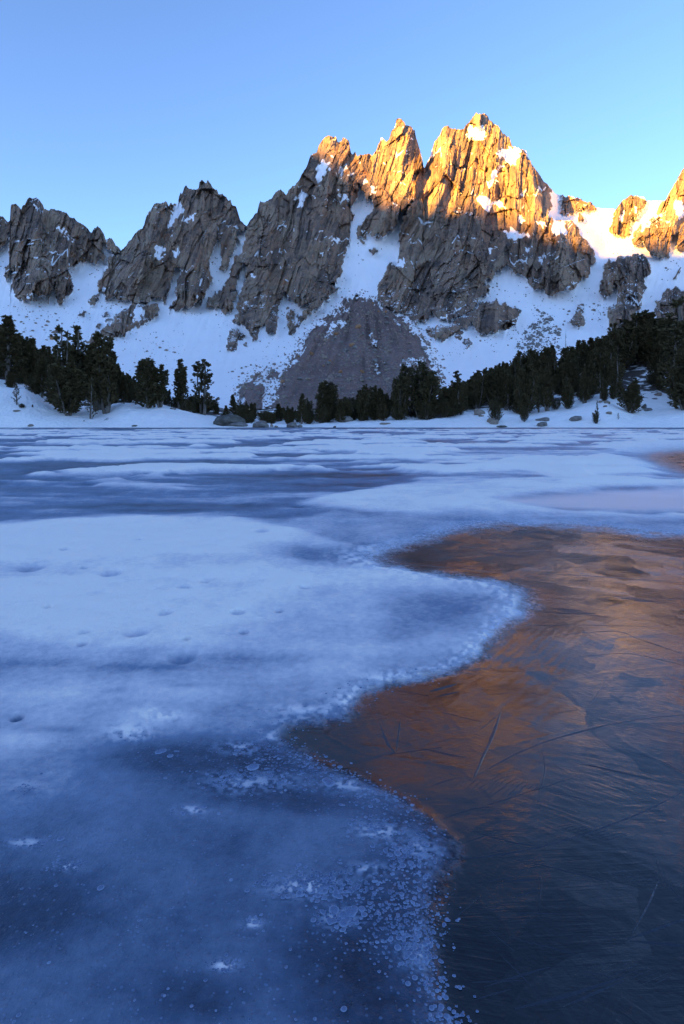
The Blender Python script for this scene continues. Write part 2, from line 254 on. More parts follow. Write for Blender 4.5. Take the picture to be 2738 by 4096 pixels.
def depth(u, v):
    """distance (m, along y) of the mountain's face seen in direction (u, v), and its zone weights"""
    n1, n2 = fbm(u/9., v/9., 5, 3)-.5, fbm(u/9.+40, v/9., 6, 3)-.5
    uu, vv = u+n1*5, v+n2*6
    m1, m2 = fbm(u/2.2, v/2.6, 8, 2)-.5, fbm(u/2.2+9, v/2.6, 9, 2)-.5
    jg = fbm(u/4., v/13., 10, 2)-.5; uu += m1*2.6+jg*3; vv += m2*3.4+jg*7
    rock = samp(RM, uu, vv); b2 = samp(B2, uu, vv); b5 = samp(B5, uu, vv); b14 = samp(B14, uu, vv); b40 = samp(B40, u, v)
    pj = fbm(u/3.2, v/9., 16, 2)-.5; pt = samp(PT, u+n1*7+m1*6+pj*5, v+n2*8+m2*6+pj*9); ptb = samp(PTB, u, v)
    scr = samp(SC, u+n1*13+m1*9, v+n2*11+m2*8)
    sa = (u-365)/(np.maximum(v-285, 0)+22); rad = fbm(sa*9., v/60., 17, 3); scr = scr-1.2*sstep(.60, .66, fbm(sa*26., v/22., 18, 3))*sstep(.95, .55, samp(SCB, u, v))
    y = np.interp(v, YT[:, 0], YT[:, 1])
    y = y+samp(DY, u, v)*70
    y = y+(fbm(u/70., v/50., 12, 3)-.5)*26*sstep(400, 330, v)          # broad swells of the snow apron
    y = y+((fbm(u/14., v/14., 13, 3)-.5)*3.6+(fbm((u+(v-250)*.3)/5., v/40., 15, 3)-.5)*2.4)*(1-rock)*sstep(405, 350, v)
    y = y-np.clip(scr, 0, 1)*((fbm(u/12., v/9., 14, 3)-.5)*8+(rad-.5)*28)-samp(SCB, u, v)*(16+8*sstep(420, 300, v))*sstep(414, 380, v)
    # granite: leaning columns and blocks
    lean = .30-.22*sstep(420, 520, u)+.12*(fbm(u/60., v/90., 21, 2)-.5)
    a = u+(v-200)*lean; b = v
    a = a+(fbm(u/34., v/60., 22, 2)-.5)*12; b = b+(fbm(u/30., v/30., 23, 2)-.5)*10
    d = np.zeros_like(u); tone = np.zeros_like(u)
    shat = sstep(.35, .62, fbm(u/38., v/50., 63, 3)); led = np.zeros_like(u)
    for sx, sy, amp, tilt, seed, crk in ((27, 66, 9., 9., 51, 0), (11.5, 33, 5., 6.6, 52, .8), (5.2, 14, 2.4, 3.8, 53, .9), (2.5, 5.4, 1.0, 1.9, 54, .5), (3.8, 24, 1.5, 2.6, 55, .8), (15, 8.5, 1.0, .9, 56, .3)):
        ox, oy, r1, r2, r3, e = cells(a/sx, b/sy, seed)
        kk = 1. if sx > 9 else (.35+1.0*shat if seed != 55 else 1.15-.6*shat)
        if seed in (52, 53): led = np.maximum(led, (1-sstep(.05, .16, e))*sstep(.12, .3, np.abs(oy)-np.abs(ox))*(r2 > .45))
        d += kk*amp*(r1-.5)*1.3+kk*tilt*((r2-.5)*2*ox+(r3-.62)*1.5*oy)
        tone += (r3-.5)*(.25, .45, .5, .3, .35, .25)[seed-51]
        if crk: d += crk*(1-sstep(0, .11, e))
    rib = np.abs(fbm(a/21., b/110., 61, 2)-.5)*2
    d += 15*(rib-.35)
    d = d*(1-.75*ptb)
    y = y-b2*2.5-b5*4.5-rock*b14*10-rock*b40*6+rock*d*(.35+.65*b5)-samp(ART, u, v)*rock*.9
    depth.tone = tone+.5; depth.led = led*sstep(.54, .62, fbm(u/22., v/16., 64, 3))
    return y, rock*(pt < .5), scr
def P3(u, v, y): return np.stack([(u-U0)/F*y, y, EYE+(V0-v)/F*y], -1)
UG = np.arange(-118, 808, .78); NR = 380
sk = np.array(SKY, float)/S
vtop = np.interp(UG, sk[:, 0], sk[:, 1])
jag = (vn(UG/1.3, UG*0, 71)-.5)*1.6+(vn(UG/4.1, UG*0, 72)-.5)*2.4
ssnow = np.array([samp0(RM, np.array([u_]), np.array([v_+3]))[0] for u_, v_ in zip(UG, vtop)])
vtop = vtop+jag*np.where(ssnow > .5, 1, .15)
sr = np.linspace(0, 1, NR)
VB = 409.
MU = np.repeat(UG[None], NR, 0); MV = VB+(vtop[None]-VB)*sr[:, None]
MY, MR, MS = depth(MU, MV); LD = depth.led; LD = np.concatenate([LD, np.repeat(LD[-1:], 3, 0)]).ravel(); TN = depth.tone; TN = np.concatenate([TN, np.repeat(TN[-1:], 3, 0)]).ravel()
top = P3(MU, MV, MY)
back = [top[-1]+np.array(o)[None] for o in ((0, 6, -2), (0, 45, -45), (0, 130, -190))]
G = np.concatenate([top, np.stack(back)], 0); nr, nc = G.shape[:2]
MR_ = np.concatenate([MR, np.repeat(MR[-1:], 3, 0)]); MS_ = np.concatenate([MS, np.repeat(MS[-1:], 3, 0)])
idx = np.arange(nr*nc).reshape(nr, nc)
Q = np.stack([idx[:-1, :-1], idx[:-1, 1:], idx[1:, 1:], idx[1:, :-1]], -1).reshape(-1, 4)
fr = (MR_[:-1, :-1]+MR_[1:, 1:]+MR_[1:, :-1]+MR_[:-1, 1:]).ravel()/4; fs = (MS_[:-1, :-1]+MS_[1:, 1:]+MS_[1:, :-1]+MS_[:-1, 1:]).ravel()/4
IDf = ID.copy()
for _ in range(14):          # spread ids past the outlines so that warped edges still find theirs
    for ax, s_ in ((0, 1), (0, -1), (1, 1), (1, -1)):
        r_ = np.roll(IDf, s_, ax); IDf = np.where(IDf < 0, r_, IDf)
MVf = np.concatenate([MV, np.repeat(MV[-1:]+2, 3, 0)]); MUf = np.concatenate([MU, np.repeat(MU[-1:], 3, 0)])
fid = samp0(IDf, MUf[:-1, :-1].ravel(), MVf[:-1, :-1].ravel()+.5)
Gv = G.reshape(-1, 3)
isr = (fr > .5) & (fid >= 0); iss = ~isr & (fs > .5)
PEAK = {0: 'dark granite shoulder cut off by the picture edge', 1: 'blunt granite peak with a pair of towers and a long falling ridge', 2: 'jagged grey granite peak with spires above diagonal slabs', 3: 'tall granite peak whose two small summits catch the sun',
        4: 'slender granite spire glowing gold above a snow gully', 5: 'highest granite peak, sunlit gold above the shade line', 6: 'sunlit granite crags round the snowy saddle', 7: 'small triangular outcrop standing in the snow'}
for k in PEAK:
    f = isr & (fid == k)
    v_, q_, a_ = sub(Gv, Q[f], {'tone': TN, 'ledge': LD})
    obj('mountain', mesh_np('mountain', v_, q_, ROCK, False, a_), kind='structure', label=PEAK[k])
v_, q_, _ = sub(Gv, Q[~isr & ~iss], {}); obj('snow_field', mesh_np('snow_field', v_, q_, SNOW, True), kind='structure', label='steep snow slopes and gullies below the granite peaks')
v_, q_, _ = sub(Gv, Q[iss], {}); scree_o = obj('scree_terrain', mesh_np('scree_terrain', v_, q_, SCREE, True), kind='structure', label='brown cone of scree between the two tallest peaks')
def face_point(u, v):
    y, _, _ = depth(np.array([u], float), np.array([v], float)); return P3(np.array([u], float), np.array([v], float), y)[0]

# the ridge across the valley whose shadow covers the lake and the foot of the peaks
LIM = [(290,138),(320,154),(345,164),(375,182),(392,206),(412,226),(440,203),(480,205),(505,209),(530,226),(560,238),(600,243),(640,236),(665,229),(690,235),(740,240)]
lu, lv = np.array(LIM, float).T; lv = lv+np.where(lu < 492, -7, 3); ly, _, _ = depth(lu, lv); LP = P3(lu, lv, ly)
wv = np.array([-sh[1], sh[0]]); s0 = 2500.
q = LP[:, :2]@wv; L = s0-LP[:, :2]@sh; zc = LP[:, 2]+L*math.tan(SUN_EL)
o_ = np.argsort(q); q, zc = q[o_], zc[o_]
zc = np.convolve(np.pad(zc, 1, mode='edge'), [.25, .5, .25], 'valid')
qq = np.arange(-3600, 3600, 24.)
crest = np.interp(qq, np.concatenate([[-3600, -1600, q[0]-200], q, [q[-1]+200, 1800, 3600]]), np.concatenate([[120, 380, zc[0]+20], zc, [zc[-1], 420, 150]]))
crest = crest+(fbm(qq/160., qq*0, 81, 4)-.5)*np.where((qq > q[0]-60) & (qq < q[-1]+60), 8, 60)
prof = np.array([(-900, 0), (-650, .22), (-420, .47), (-220, .72), (-80, .92), (0, 1), (90, .9), (260, .68), (520, .4), (900, 0)])
RG = np.zeros((len(prof), len(qq), 3))
for i, (dd, hh) in enumerate(prof):
    nn = (fbm(qq/120., np.full_like(qq, dd/120.), 83, 4)-.5)*(60 if 0 < hh < 1 else 0)
    p = (s0+dd+nn*1.3)[:, None]*sh[None]+qq[:, None]*wv[None]
    RG[i, :, :2] = p; RG[i, :, 2] = crest*hh-3+nn*.8
ri = np.arange(RG.shape[0]*RG.shape[1]).reshape(RG.shape[:2])
RQ = np.stack([ri[:-1, :-1], ri[:-1, 1:], ri[1:, 1:], ri[1:, :-1]], -1).reshape(-1, 4)
obj('mountain', mesh_np('mountain', RG.reshape(-1, 3), RQ, ROCK, False), kind='structure', label='dark ridge across the valley that shades the lake')
gm = mesh_np('ground', [(-6000, -6000, -2.2), (6000, -6000, -2.2), (6000, 6000, -2.2), (-6000, 6000, -2.2)], [(0, 1, 2, 3)], SNOW)
obj('ground', gm, kind='structure')

# ------------------------------------------------------------------ shore: snow bank and wooded moraine beyond the lake
ZB = np.array([(-600,1560),(-300,1540),(0,1545),(100,1560),(200,1610),(281,1640),(370,1648),(415,1640),(490,1614),(560,1622),(650,1623),(730,1643),(820,1663),(895,1682),(980,1692),(1200,1688),(1500,1680),(1700,1666),(1813,1650),(1943,1645),(2116,1662),(2190,1647),(2272,1640),(2352,1622),(2432,1600),(2520,1640),(2603,1640),(2738,1630),(2900,1600),(3300,1560)], float)
ZC = np.array([(-600,25),(-300,22),(0,19),(200,16),(350,12),(500,8),(700,6),(900,4.5),(1700,4.5),(1900,6.5),(2100,11),(2300,15),(2500,19),(2738,23),(3000,27),(3300,30)], float)
Y1, Y2 = 106., 160.
def shore_z(u, y):
    us = u*S; zb = EYE+(V0*S-np.interp(us, ZB[:, 0], ZB[:, 1]))/S/F*Y1; zc_ = np.interp(us, ZC[:, 0], ZC[:, 1])
    t = np.clip((y-89.)/(Y1-89.), 0, 1)
    z1 = zb*(1-(1-t)**1.6)
    t2 = np.clip((y-Y1)/(Y2-Y1), 0, 1); z2 = zb+(zc_-zb)*t2**1.1
    t3 = np.clip((y-Y2)/60, 0, 1); z3 = zc_-t3**1.4*np.maximum(zc_-3.5, 0)
    z = np.where(y < Y1, z1, np.where(y < Y2, z2, z3))
    x = (u-U0)/F*y
    z = z+((fbm(x/5., y/5., 91, 4)-.5)*.9+(fbm(x/1.3, y/1.6, 92, 3)-.5)*.22)*sstep(89, 96, y)
    return np.where(y < 89, -.35+(y-86)*.06, z-.1)
def shore_point(u, y): return np.array([(u-U0)/F*y, y, float(shore_z(np.array([u], float), np.array([y], float))[0])])
def shore_find(u, v):
    ys = np.arange(89.5, 165, .25); z = shore_z(np.full_like(ys, u), ys); vv = V0-(z-EYE)/ys*F
    k = np.nonzero(vv <= v)[0]; y = ys[k[0]] if len(k) else 112.
    return shore_point(u, float(y))
su = np.arange(-200, 890, 1.6); sy = np.concatenate([np.arange(86, 112, .45), np.arange(112, 165, 1.2), np.arange(165, 228, 4)])
SU, SY = np.meshgrid(su, sy); SZ = shore_z(SU, SY)
SG = np.stack([(SU-U0)/F*SY, SY, SZ], -1); si = np.arange(SU.size).reshape(SU.shape)
SQ = np.stack([si[:-1, :-1], si[:-1, 1:], si[1:, 1:], si[1:, :-1]], -1).reshape(-1, 4)
def mat_shore():
    m = M('shore_snow')
    y = m.n('ShaderNodeSeparateXYZ', {0: m.co}).outputs[1]
    c = m.mix(m.rng(m.noise(.5, 5), .4, .75, 0, .5), (.91, .87, .84), (.83, .80, .79))
    soil = m.rng(m.math('ADD', m.noise(.22, 6, .6), m.rng(y, 107, 122, 0, .26)), .68, .74)
    c = m.mix(soil, c, m.mix(m.noise(1.3, 5), (.11, .085, .07), (.05, .04, .034)))
    h = m.math('ADD', m.noise(1.1, 5, .6, m.mp((1, 1.3, 1))), m.math('MULTIPLY', m.vor(1.7), .8))
    return m.out(Base_Color=c, Roughness=.8, Normal=m.bump(h, .5, .35), Specular_IOR_Level=.2)
obj('snow_shore_terrain', mesh_np('snow_shore_terrain', SG.reshape(-1, 3), SQ, mat_shore(), True), kind='structure', label='snowy shore bank rising to a wooded moraine')
# ------------------------------------------------------------------ frozen lake
LU0, LU1, LV0, LV1 = -160., 844., 423., 1120.
lgu = np.arange(LU0, LU1)+.5; lgv = np.arange(LV0, LV1, .5)+.25; LGU, LGV = np.meshgrid(lgu, lgv)
D = .43625                                            # overview pixels to render pixels
def lfill(A, poly, val): fill(A, poly, val, LGU, LGV, lgu, lgv, D)
def lsamp(A, u, v):
    x = np.clip(u-LU0-.5, 0, A.shape[1]-1.001); y = np.clip((v-LV0)*2-.5, 0, A.shape[0]-1.001)
    i, j = x.astype(int), y.astype(int); fx, fy = x-i, y-j
    return (A[j, i]*(1-fx)+A[j, i+1]*fx)*(1-fy)+(A[j+1, i]*(1-fx)+A[j+1, i+1]*fx)*fy
CLEAR = [[(1950,1222),(1568,1226),(1480,1220),(1390,1205),(1290,1199),(1150,1197),(1060,1201),(1000,1215),(960,1235),(900,1250),(840,1270),(822,1280),(860,1295),(920,1308),(1000,1318),(1100,1330),(1170,1345),(1205,1365),(1195,1395),(1150,1430),(1120,1470),(1080,1500),(1040,1535),(980,1550),(900,1562),(830,1575),(810,1600),(820,1615),(790,1635),(730,1650),(660,1660),(620,1680),(640,1710),(690,1730),(740,1745),(800,1770),(880,1810),(960,1850),(1010,1890),(1035,1940),(1000,1990),(985,2050),(1000,2110),(985,2170),(990,2230),(1000,2290),(1020,2346),(1060,2560),(1950,2560)],
         [(1385,1046),(1440,1036),(1568,1027),(1950,1015),(1950,1098),(1568,1094),(1490,1086),(1530,1068),(1470,1056)]]
WET = [(1120,1152),(1250,1141),(1400,1131),(1568,1126),(1950,1120),(1950,1172),(1568,1170),(1400,1171),(1250,1166)]
CL = np.zeros(LGU.shape)
for p in CLEAR: lfill(CL, p, 1.)
WT = np.zeros(LGU.shape); lfill(WT, WET, 1.); WT = blur(WT, 6, 3)
CB = blur(CL, 22, 26); CN = blur(CL, np.float64(13), 16); CNf = blur(CL, 27, 10); kf = sstep(560, 640, LGV); CN = CNf*(1-kf)+CN*kf
W0 = np.interp(LGV/D, [970, 979, 980.5, 983.5, 985.5, 1010, 1050, 1100, 1150, 1185, 1480, 1530, 1600, 1680, 1760, 1850, 1950, 2100, 2346], [.2, .2, .15, .2, .6, .6, .58, .5, .48, .48, .68, .60, .60, .58, .50, .40, .35, .31, .31])
Wm = W0.copy()
def blend(poly, val, bx, by, k=1.):
    global Wm
    A = np.zeros(LGU.shape); lfill(A, poly, 1.); A = blur(A, bx, by)*k; Wm = Wm*(1-A)+val*A
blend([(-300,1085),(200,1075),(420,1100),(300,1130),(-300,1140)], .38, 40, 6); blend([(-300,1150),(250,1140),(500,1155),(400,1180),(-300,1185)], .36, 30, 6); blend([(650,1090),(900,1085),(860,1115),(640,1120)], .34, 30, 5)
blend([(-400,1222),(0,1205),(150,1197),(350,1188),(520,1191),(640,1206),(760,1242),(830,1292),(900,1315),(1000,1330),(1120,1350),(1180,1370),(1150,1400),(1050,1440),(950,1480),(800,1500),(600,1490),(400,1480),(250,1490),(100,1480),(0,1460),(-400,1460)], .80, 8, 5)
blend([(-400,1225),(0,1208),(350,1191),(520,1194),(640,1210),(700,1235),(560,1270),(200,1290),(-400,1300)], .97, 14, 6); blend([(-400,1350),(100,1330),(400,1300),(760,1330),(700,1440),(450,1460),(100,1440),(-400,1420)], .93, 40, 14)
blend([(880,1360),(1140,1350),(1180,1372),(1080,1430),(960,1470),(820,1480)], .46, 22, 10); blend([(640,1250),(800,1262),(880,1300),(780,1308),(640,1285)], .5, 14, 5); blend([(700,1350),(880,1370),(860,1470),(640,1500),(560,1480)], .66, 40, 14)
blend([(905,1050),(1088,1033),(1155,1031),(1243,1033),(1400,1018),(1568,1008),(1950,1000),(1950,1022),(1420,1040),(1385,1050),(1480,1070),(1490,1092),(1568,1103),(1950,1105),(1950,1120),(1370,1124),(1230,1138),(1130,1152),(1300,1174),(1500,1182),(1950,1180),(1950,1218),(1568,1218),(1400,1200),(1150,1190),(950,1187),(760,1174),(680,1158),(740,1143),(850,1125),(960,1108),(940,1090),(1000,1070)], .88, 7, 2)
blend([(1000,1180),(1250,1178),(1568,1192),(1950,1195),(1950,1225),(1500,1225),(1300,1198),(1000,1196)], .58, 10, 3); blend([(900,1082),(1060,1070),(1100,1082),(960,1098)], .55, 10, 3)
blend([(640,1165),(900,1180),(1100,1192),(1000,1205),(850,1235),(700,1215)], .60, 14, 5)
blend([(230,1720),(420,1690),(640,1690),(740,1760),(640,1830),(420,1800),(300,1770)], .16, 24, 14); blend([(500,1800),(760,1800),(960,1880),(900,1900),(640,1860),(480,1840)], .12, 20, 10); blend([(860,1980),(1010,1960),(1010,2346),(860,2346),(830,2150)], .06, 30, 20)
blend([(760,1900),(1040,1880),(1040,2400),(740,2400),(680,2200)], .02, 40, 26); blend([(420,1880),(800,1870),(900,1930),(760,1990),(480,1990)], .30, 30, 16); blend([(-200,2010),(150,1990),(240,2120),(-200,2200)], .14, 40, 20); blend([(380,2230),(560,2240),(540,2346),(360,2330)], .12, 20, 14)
for (cx, cy, rx, ry, k) in ((150,1585,190,38,.16),(30,1700,120,30,.14),(430,1590,150,26,.10),(640,1545,200,30,.12),(330,1640,80,22,.12),(60,1800,60,16,.10)):
    Wm += k*np.exp(-(((LGU/D-cx)/rx)**2+((LGV/D-cy)/ry)**2)*1.5)
for (cx, cy, rx, ry, k) in ((60,1520,150,14,.16),(340,1530,140,12,.18),(260,1585,70,8,.14),(420,1575,60,8,.12),(110,1675,80,10,.14),(560,1510,120,10,.1)):
    Wm -= k*np.exp(-(((LGU/D-cx)/rx)**2+((LGV/D-cy)/ry)**2)*1.5)
Wm = Wm*(1-.8*np.clip(CB*1.6, 0, 1)*sstep(1480, 1700, LGV/D))
for (cx, cy, rx, ry, k) in ((300,1680,52,20,.20),(370,1645,60,14,.16),(690,1628,70,12,.16),(550,1712,60,16,.34),(640,1690,50,14,.25),(570,1790,110,26,.34),(720,2035,100,26,.36),(850,1995,60,18,.3),(780,2105,46,24,.46),(960,1950,50,36,.32),(880,1905,70,24,.3),(960,2180,50,38,.3),(580,2115,24,12,.4),(515,2212,32,14,.34),(155,1985,30,12,.36),(60,1930,50,12,.24),(440,1855,40,12,.22),(1050,2320,60,30,.3),(790,1800,70,20,.26),(820,1600,60,16,.2)):
    n_ = fbm(LGU/5.+cx, LGV/3.2, 161, 3); Wm += k*1.5*np.exp(-(((LGU/D-cx)/rx)**2+((LGV/D-cy)/ry)**2)*1.1)*sstep(.34, .62, n_)
rim_ = np.exp(-((CN-.34)/.22)**2)*sstep(530, 560, LGV)*sstep(.42, .62, fbm(LGU/5., LGV/2.6, 163, 3)); Wm += .30*rim_*(1-.5*sstep(690, 760, LGV))
WB = blur(Wm, 3, 3)
lu_ = np.concatenate([np.arange(-2700, -150, 15.), np.arange(-150, 835, 1.15), np.arange(840, 3400, 15.)])
lv_ = np.concatenate([np.array([426.6, 426.9, 427.2, 427.5, 427.8]), np.arange(428.1, 440, .22), np.arange(440, 470, .45), np.arange(470, 560, .7), np.arange(560, 1090, 1.0), np.arange(1094, 1500, 6.), np.arange(1500, 3200, 40.)])
LU, LV = np.meshgrid(lu_, lv_); LY = EYE*F/(LV-V0); LX = (LU-U0)/F*LY
wht = lsamp(Wm, LU, LV); clr = lsamp(CN, LU+(fbm(LX/.16, LY/.16, 101, 3)-.5)*26*np.clip(3/LY, .05, 1), LV+(fbm(LX/.16+9, LY/.16, 102, 3)-.5)*16*np.clip(3/LY, .03, 1))
clw = clr; clr = sstep(.3, .7, clr); csm = sstep(.0, .8, lsamp(blur(CL, 24, 9), LU, LV)); wet = lsamp(WT, LU, LV)
far = sstep(86, 62, LY)*sstep(500, 474, LV)*(1-clr)*(1-wet*.8)
dr = fbm(LX/3.4+.6*fbm(LX/3, LY/3, 111, 2), LY/1.9, 112, 4); dr2 = fbm(LX/1.5, LY/.9, 113, 3)
drift = sstep(.50, .60, dr*.75+dr2*.25)
cups = fbm(LX/.42, LY/.34, 114, 3)
H = .065*lsamp(WB, LU, LV)*sstep(1200*D, 1100*D, LV)*.6+.07*blur(Wm, 2, 2).max()*0
H = H+.055*sstep(.35, .95, lsamp(WB, LU, LV))*np.clip((LY-1.5)/5, 0, 1)
H = H+drift*.11*far+(dr-.5)*.08*far
H = H+(cups-.5)*.042*(1-clr)*(1-wet)*np.clip((LY-1.2)/2, .25, 1)+(fbm(LX/1.1, LY/.8, 115, 3)-.5)*.05*(1-clr)*(1-wet)*np.clip((LY-1.8)/3, 0, 1)
# melt pits in the near snow
for (cx, cy, rx) in ((70,1297,36),(195,1298,12),(255,1312,30),(600,1217,24),(425,1343,20),(380,1400,22),(315,1450,34),(545,1400,22),(195,1446,20),(190,1475,14),(40,1640,16),(680,1157,20),(420,1500,40),(700,1345,16),(150,1255,14),(320,1235,14),(470,1330,12),(560,1445,14),(430,1465,10),(110,1390,12),(640,1395,12)):
    u_, v_ = cx*D, cy*D+3; y_ = EYE*F/(v_-V0); x_ = (u_-U0)/F*y_; r_ = rx*D/F*y_
    H -= .030*np.exp(-(((LX-x_)/r_)**2+((LY-y_)/(r_*1.1))**2)**2*2.2)
    wht -= .22*np.exp(-(((LX-x_)/r_)**2+((LY-y_)/(r_*1.0))**2)**2*2.2)
H = H*(1-csm)-csm*.012
# ripples and feathers frozen into the clear ice
fe = np.zeros_like(H)
ox, oy, r1, r2, r3, e = cells(LX/.55+.3*fbm(LX/.3, LY/.3, 121, 2), LY/.55, 122)
ang = r1*6.28; ph = (np.cos(ang)*LX+np.sin(ang)*LY)*(95+60*r2)+3*fbm(LX/.12, LY/.12, 123, 2)
fe += .00022*np.sin(ph)*sstep(.02, .2, e)*(.3+r3)
fe += .0022*(fbm(LX/.3, LY/.3, 124, 4)-.5)+.0006*(1-sstep(0, .05, e))
H = H+fe*clr*np.clip(LY/3.0, .5, 3)
wht = wht+drift*.55*far-.30*far*(1-drift)*sstep(.5, .35, dr)
wht += (fbm(LX/2.2, LY/.42, 171, 3)-.5)*.75*sstep(429, 440, LV)*sstep(535, 505, LV)*(1-clr)*sstep(.9, .5, wht)
wht = np.clip(wht+(cups-.5)*.18*(1-clr), 0, 1)
LG = np.stack([LX, LY, H], -1); li = np.arange(LU.size).reshape(LU.shape)
LQ = np.stack([li[1:, :-1], li[1:, 1:], li[:-1, 1:], li[:-1, :-1]], -1).reshape(-1, 4)
def mat_ice():
    m = M('lake_ice')
    wh, cl, wt = m.attr('white'), m.attr('clear'), m.attr('wet')
    near = m.noise(22, 5, .65); mid = m.noise(4.5, 5, .6); big = m.noise(1.1, 4)
    wn = m.math('ADD', wh, m.math('MULTIPLY', m.math('SUBTRACT', m.math('ADD', near, m.math('ADD', mid, big)), 1.5), .26))
    ramp = m.n('ShaderNodeValToRGB', {0: wn}); cr = ramp.color_ramp
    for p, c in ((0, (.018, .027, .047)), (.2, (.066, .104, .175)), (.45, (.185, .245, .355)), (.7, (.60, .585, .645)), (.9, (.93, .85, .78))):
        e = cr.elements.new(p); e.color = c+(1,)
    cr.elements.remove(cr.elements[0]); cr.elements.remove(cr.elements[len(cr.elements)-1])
    c = ramp.outputs[0]
    # tiny pale bubbles caught in the milky ice
    bub = m.vor(75, m.mp((1, 1, 0)), out='Distance'); bcol = m.n('ShaderNodeSeparateXYZ', {0: m.vor(75, m.mp((1, 1, 0)), out='Color')}).outputs[0]
    bm = m.math('MULTIPLY', m.rng(bub, .30, .22), m.rng(bcol, .45, .9))
    bm = m.math('MULTIPLY', bm, m.rng(wh, .65, .1, 0, .35))
    c = m.mix(bm, c, (.22, .34, .58))
    # frosted rim where the clear ice meets the rest
    fl = m.math('ADD', m.math('MULTIPLY', m.noise(26, 5, .7, m.mp((1, .8, 1))), .6), m.math('MULTIPLY', m.noise(62, 3, .6), .4))
    edge = m.math('MULTIPLY', m.rng(cl, .05, .5), m.rng(cl, .95, .45)); yy = m.n('ShaderNodeSeparateXYZ', {0: m.co}).outputs[1]; nearf = m.rng(yy, 2.0, 3.2)
    edge = m.math('MULTIPLY', m.math('MULTIPLY', edge, m.rng(fl, .44, .58)), m.math('ADD', m.math('MULTIPLY', nearf, .85), .12))
    clm = m.rng(m.math('ADD', cl, m.math('MULTIPLY', m.math('SUBTRACT', fl, .5), m.math('ADD', m.math('MULTIPLY', nearf, 1.1), .5))), .28, .76)
    c = m.mix(m.math('MULTIPLY', wt, .85), c, (.80, .70, .70))
    c = m.mix(clm, c, (.002, .004, .009)); c = m.mix(m.math('MULTIPLY', edge, .85), c, (.62, .70, .86))
    r = m.n('ShaderNodeMix', {0: clm, 2: m.rng(wh, .1, .8, .30, .8), 3: m.math('ADD', m.rng(m.noise(2.2, 4), .35, .7, .07, .16), m.rng(yy, 2.6, 7, 0, .15))}).outputs[0]
    r = m.math('ADD', r, m.math('MULTIPLY', edge, .4)); r = m.n('ShaderNodeMix', {0: m.math('MULTIPLY', wt, .8), 2: r, 3: .32}).outputs[0]
    # relief: granular on snow, feathered on clear ice
    cellc = m.n('ShaderNodeTexVoronoi', {'Vector': m.mp((1, 1, 0), co=m.n('ShaderNodeVectorMath', {0: m.co, 1: m.n('ShaderNodeTexNoise', {'Vector': m.co, 'Scale': 3.0}).outputs['Color']}, operation='ADD').outputs[0]), 'Scale': 2.4})
    sx = m.n('ShaderNodeSeparateXYZ', {0: cellc.outputs['Color']})
    a = m.math('MULTIPLY', sx.outputs[0], 6.28); xyz = m.n('ShaderNodeSeparateXYZ', {0: m.co})
    t = m.math('ADD', m.math('MULTIPLY', m.math('COSINE', a), xyz.outputs[0]), m.math('MULTIPLY', m.math('SINE', a), xyz.outputs[1]))
    p_ = m.math('SUBTRACT', m.math('MULTIPLY', m.math('SINE', a), xyz.outputs[0]), m.math('MULTIPLY', m.math('COSINE', a), xyz.outputs[1]))
    nv_ = m.n('ShaderNodeCombineXYZ', {0: m.math('MULTIPLY', t, 70), 1: m.math('MULTIPLY', p_, 5), 2: m.math('MULTIPLY', sx.outputs[1], 40)}).outputs[0]
    feather = m.math('MULTIPLY', m.rng(m.noise(1., 3, .6, nv_), .42, .66), m.rng(m.noise(4, 3), .36, .6, .25, 1))
    def plates(scale, slope, warp):
        co = m.n('ShaderNodeVectorMath', {0: m.co, 1: m.n('ShaderNodeVectorMath', {0: m.n('ShaderNodeTexNoise', {'Vector': m.co, 'Scale': scale*1.3, 'Detail': 2}).outputs['Color'], 'Scale': warp}, operation='SCALE').outputs[0]}, operation='ADD').outputs[0]
        co = m.mp((1, 1, 0), co=co); v = m.n('ShaderNodeTexVoronoi', {'Vector': co, 'Scale': scale})
        loc = m.n('ShaderNodeVectorMath', {0: co, 1: v.outputs['Position']}, operation='SUBTRACT').outputs[0]
        dr_ = m.n('ShaderNodeVectorMath', {0: v.outputs['Color'], 1: (.5, .5, .5)}, operation='SUBTRACT').outputs[0]
        return m.math('MULTIPLY', m.n('ShaderNodeVectorMath', {0: loc, 1: dr_}, operation='DOT_PRODUCT').outputs['Value'], slope)
    hc = m.math('ADD', m.math('MULTIPLY', feather, .075), m.math('ADD', m.math('MULTIPLY', m.noise(26, 6, .7, m.mp((1, 1, 1), (0, 0, .3))), .42), m.math('MULTIPLY', m.noise(3., 4), .35)))
    hc = m.math('ADD', hc, m.math('ADD', plates(1.6, 14., .5), plates(5.5, 12., .12)))
    hw = m.math('ADD', m.math('MULTIPLY', near, 1.3), m.math('ADD', m.math('MULTIPLY', m.noise(70, 3, .6), .5), m.math('MULTIPLY', m.rng(bub, .32, .2), .5)))
    bn = m.n('ShaderNodeMix', {0: clm, 2: hw, 3: hc}).outputs[0]
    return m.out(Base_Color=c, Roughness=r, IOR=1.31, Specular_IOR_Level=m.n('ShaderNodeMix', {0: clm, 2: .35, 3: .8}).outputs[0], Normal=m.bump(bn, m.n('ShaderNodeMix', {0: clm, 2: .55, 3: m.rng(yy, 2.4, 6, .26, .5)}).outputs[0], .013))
ICE = mat_ice()
at = {'white': wht.ravel(), 'clear': clw.ravel(), 'wet': wet.ravel()}
cq = (clr[:-1, :-1]+clr[1:, 1:]).ravel()/2 > .5
LVt = LG.reshape(-1, 3)
v_, q_, a_ = sub(LVt, LQ[~cq], at); lake_o = obj('frozen_lake', mesh_np('frozen_lake', v_, q_, ICE, True, a_), kind='structure', label='snowy and milky blue ice of the frozen lake')
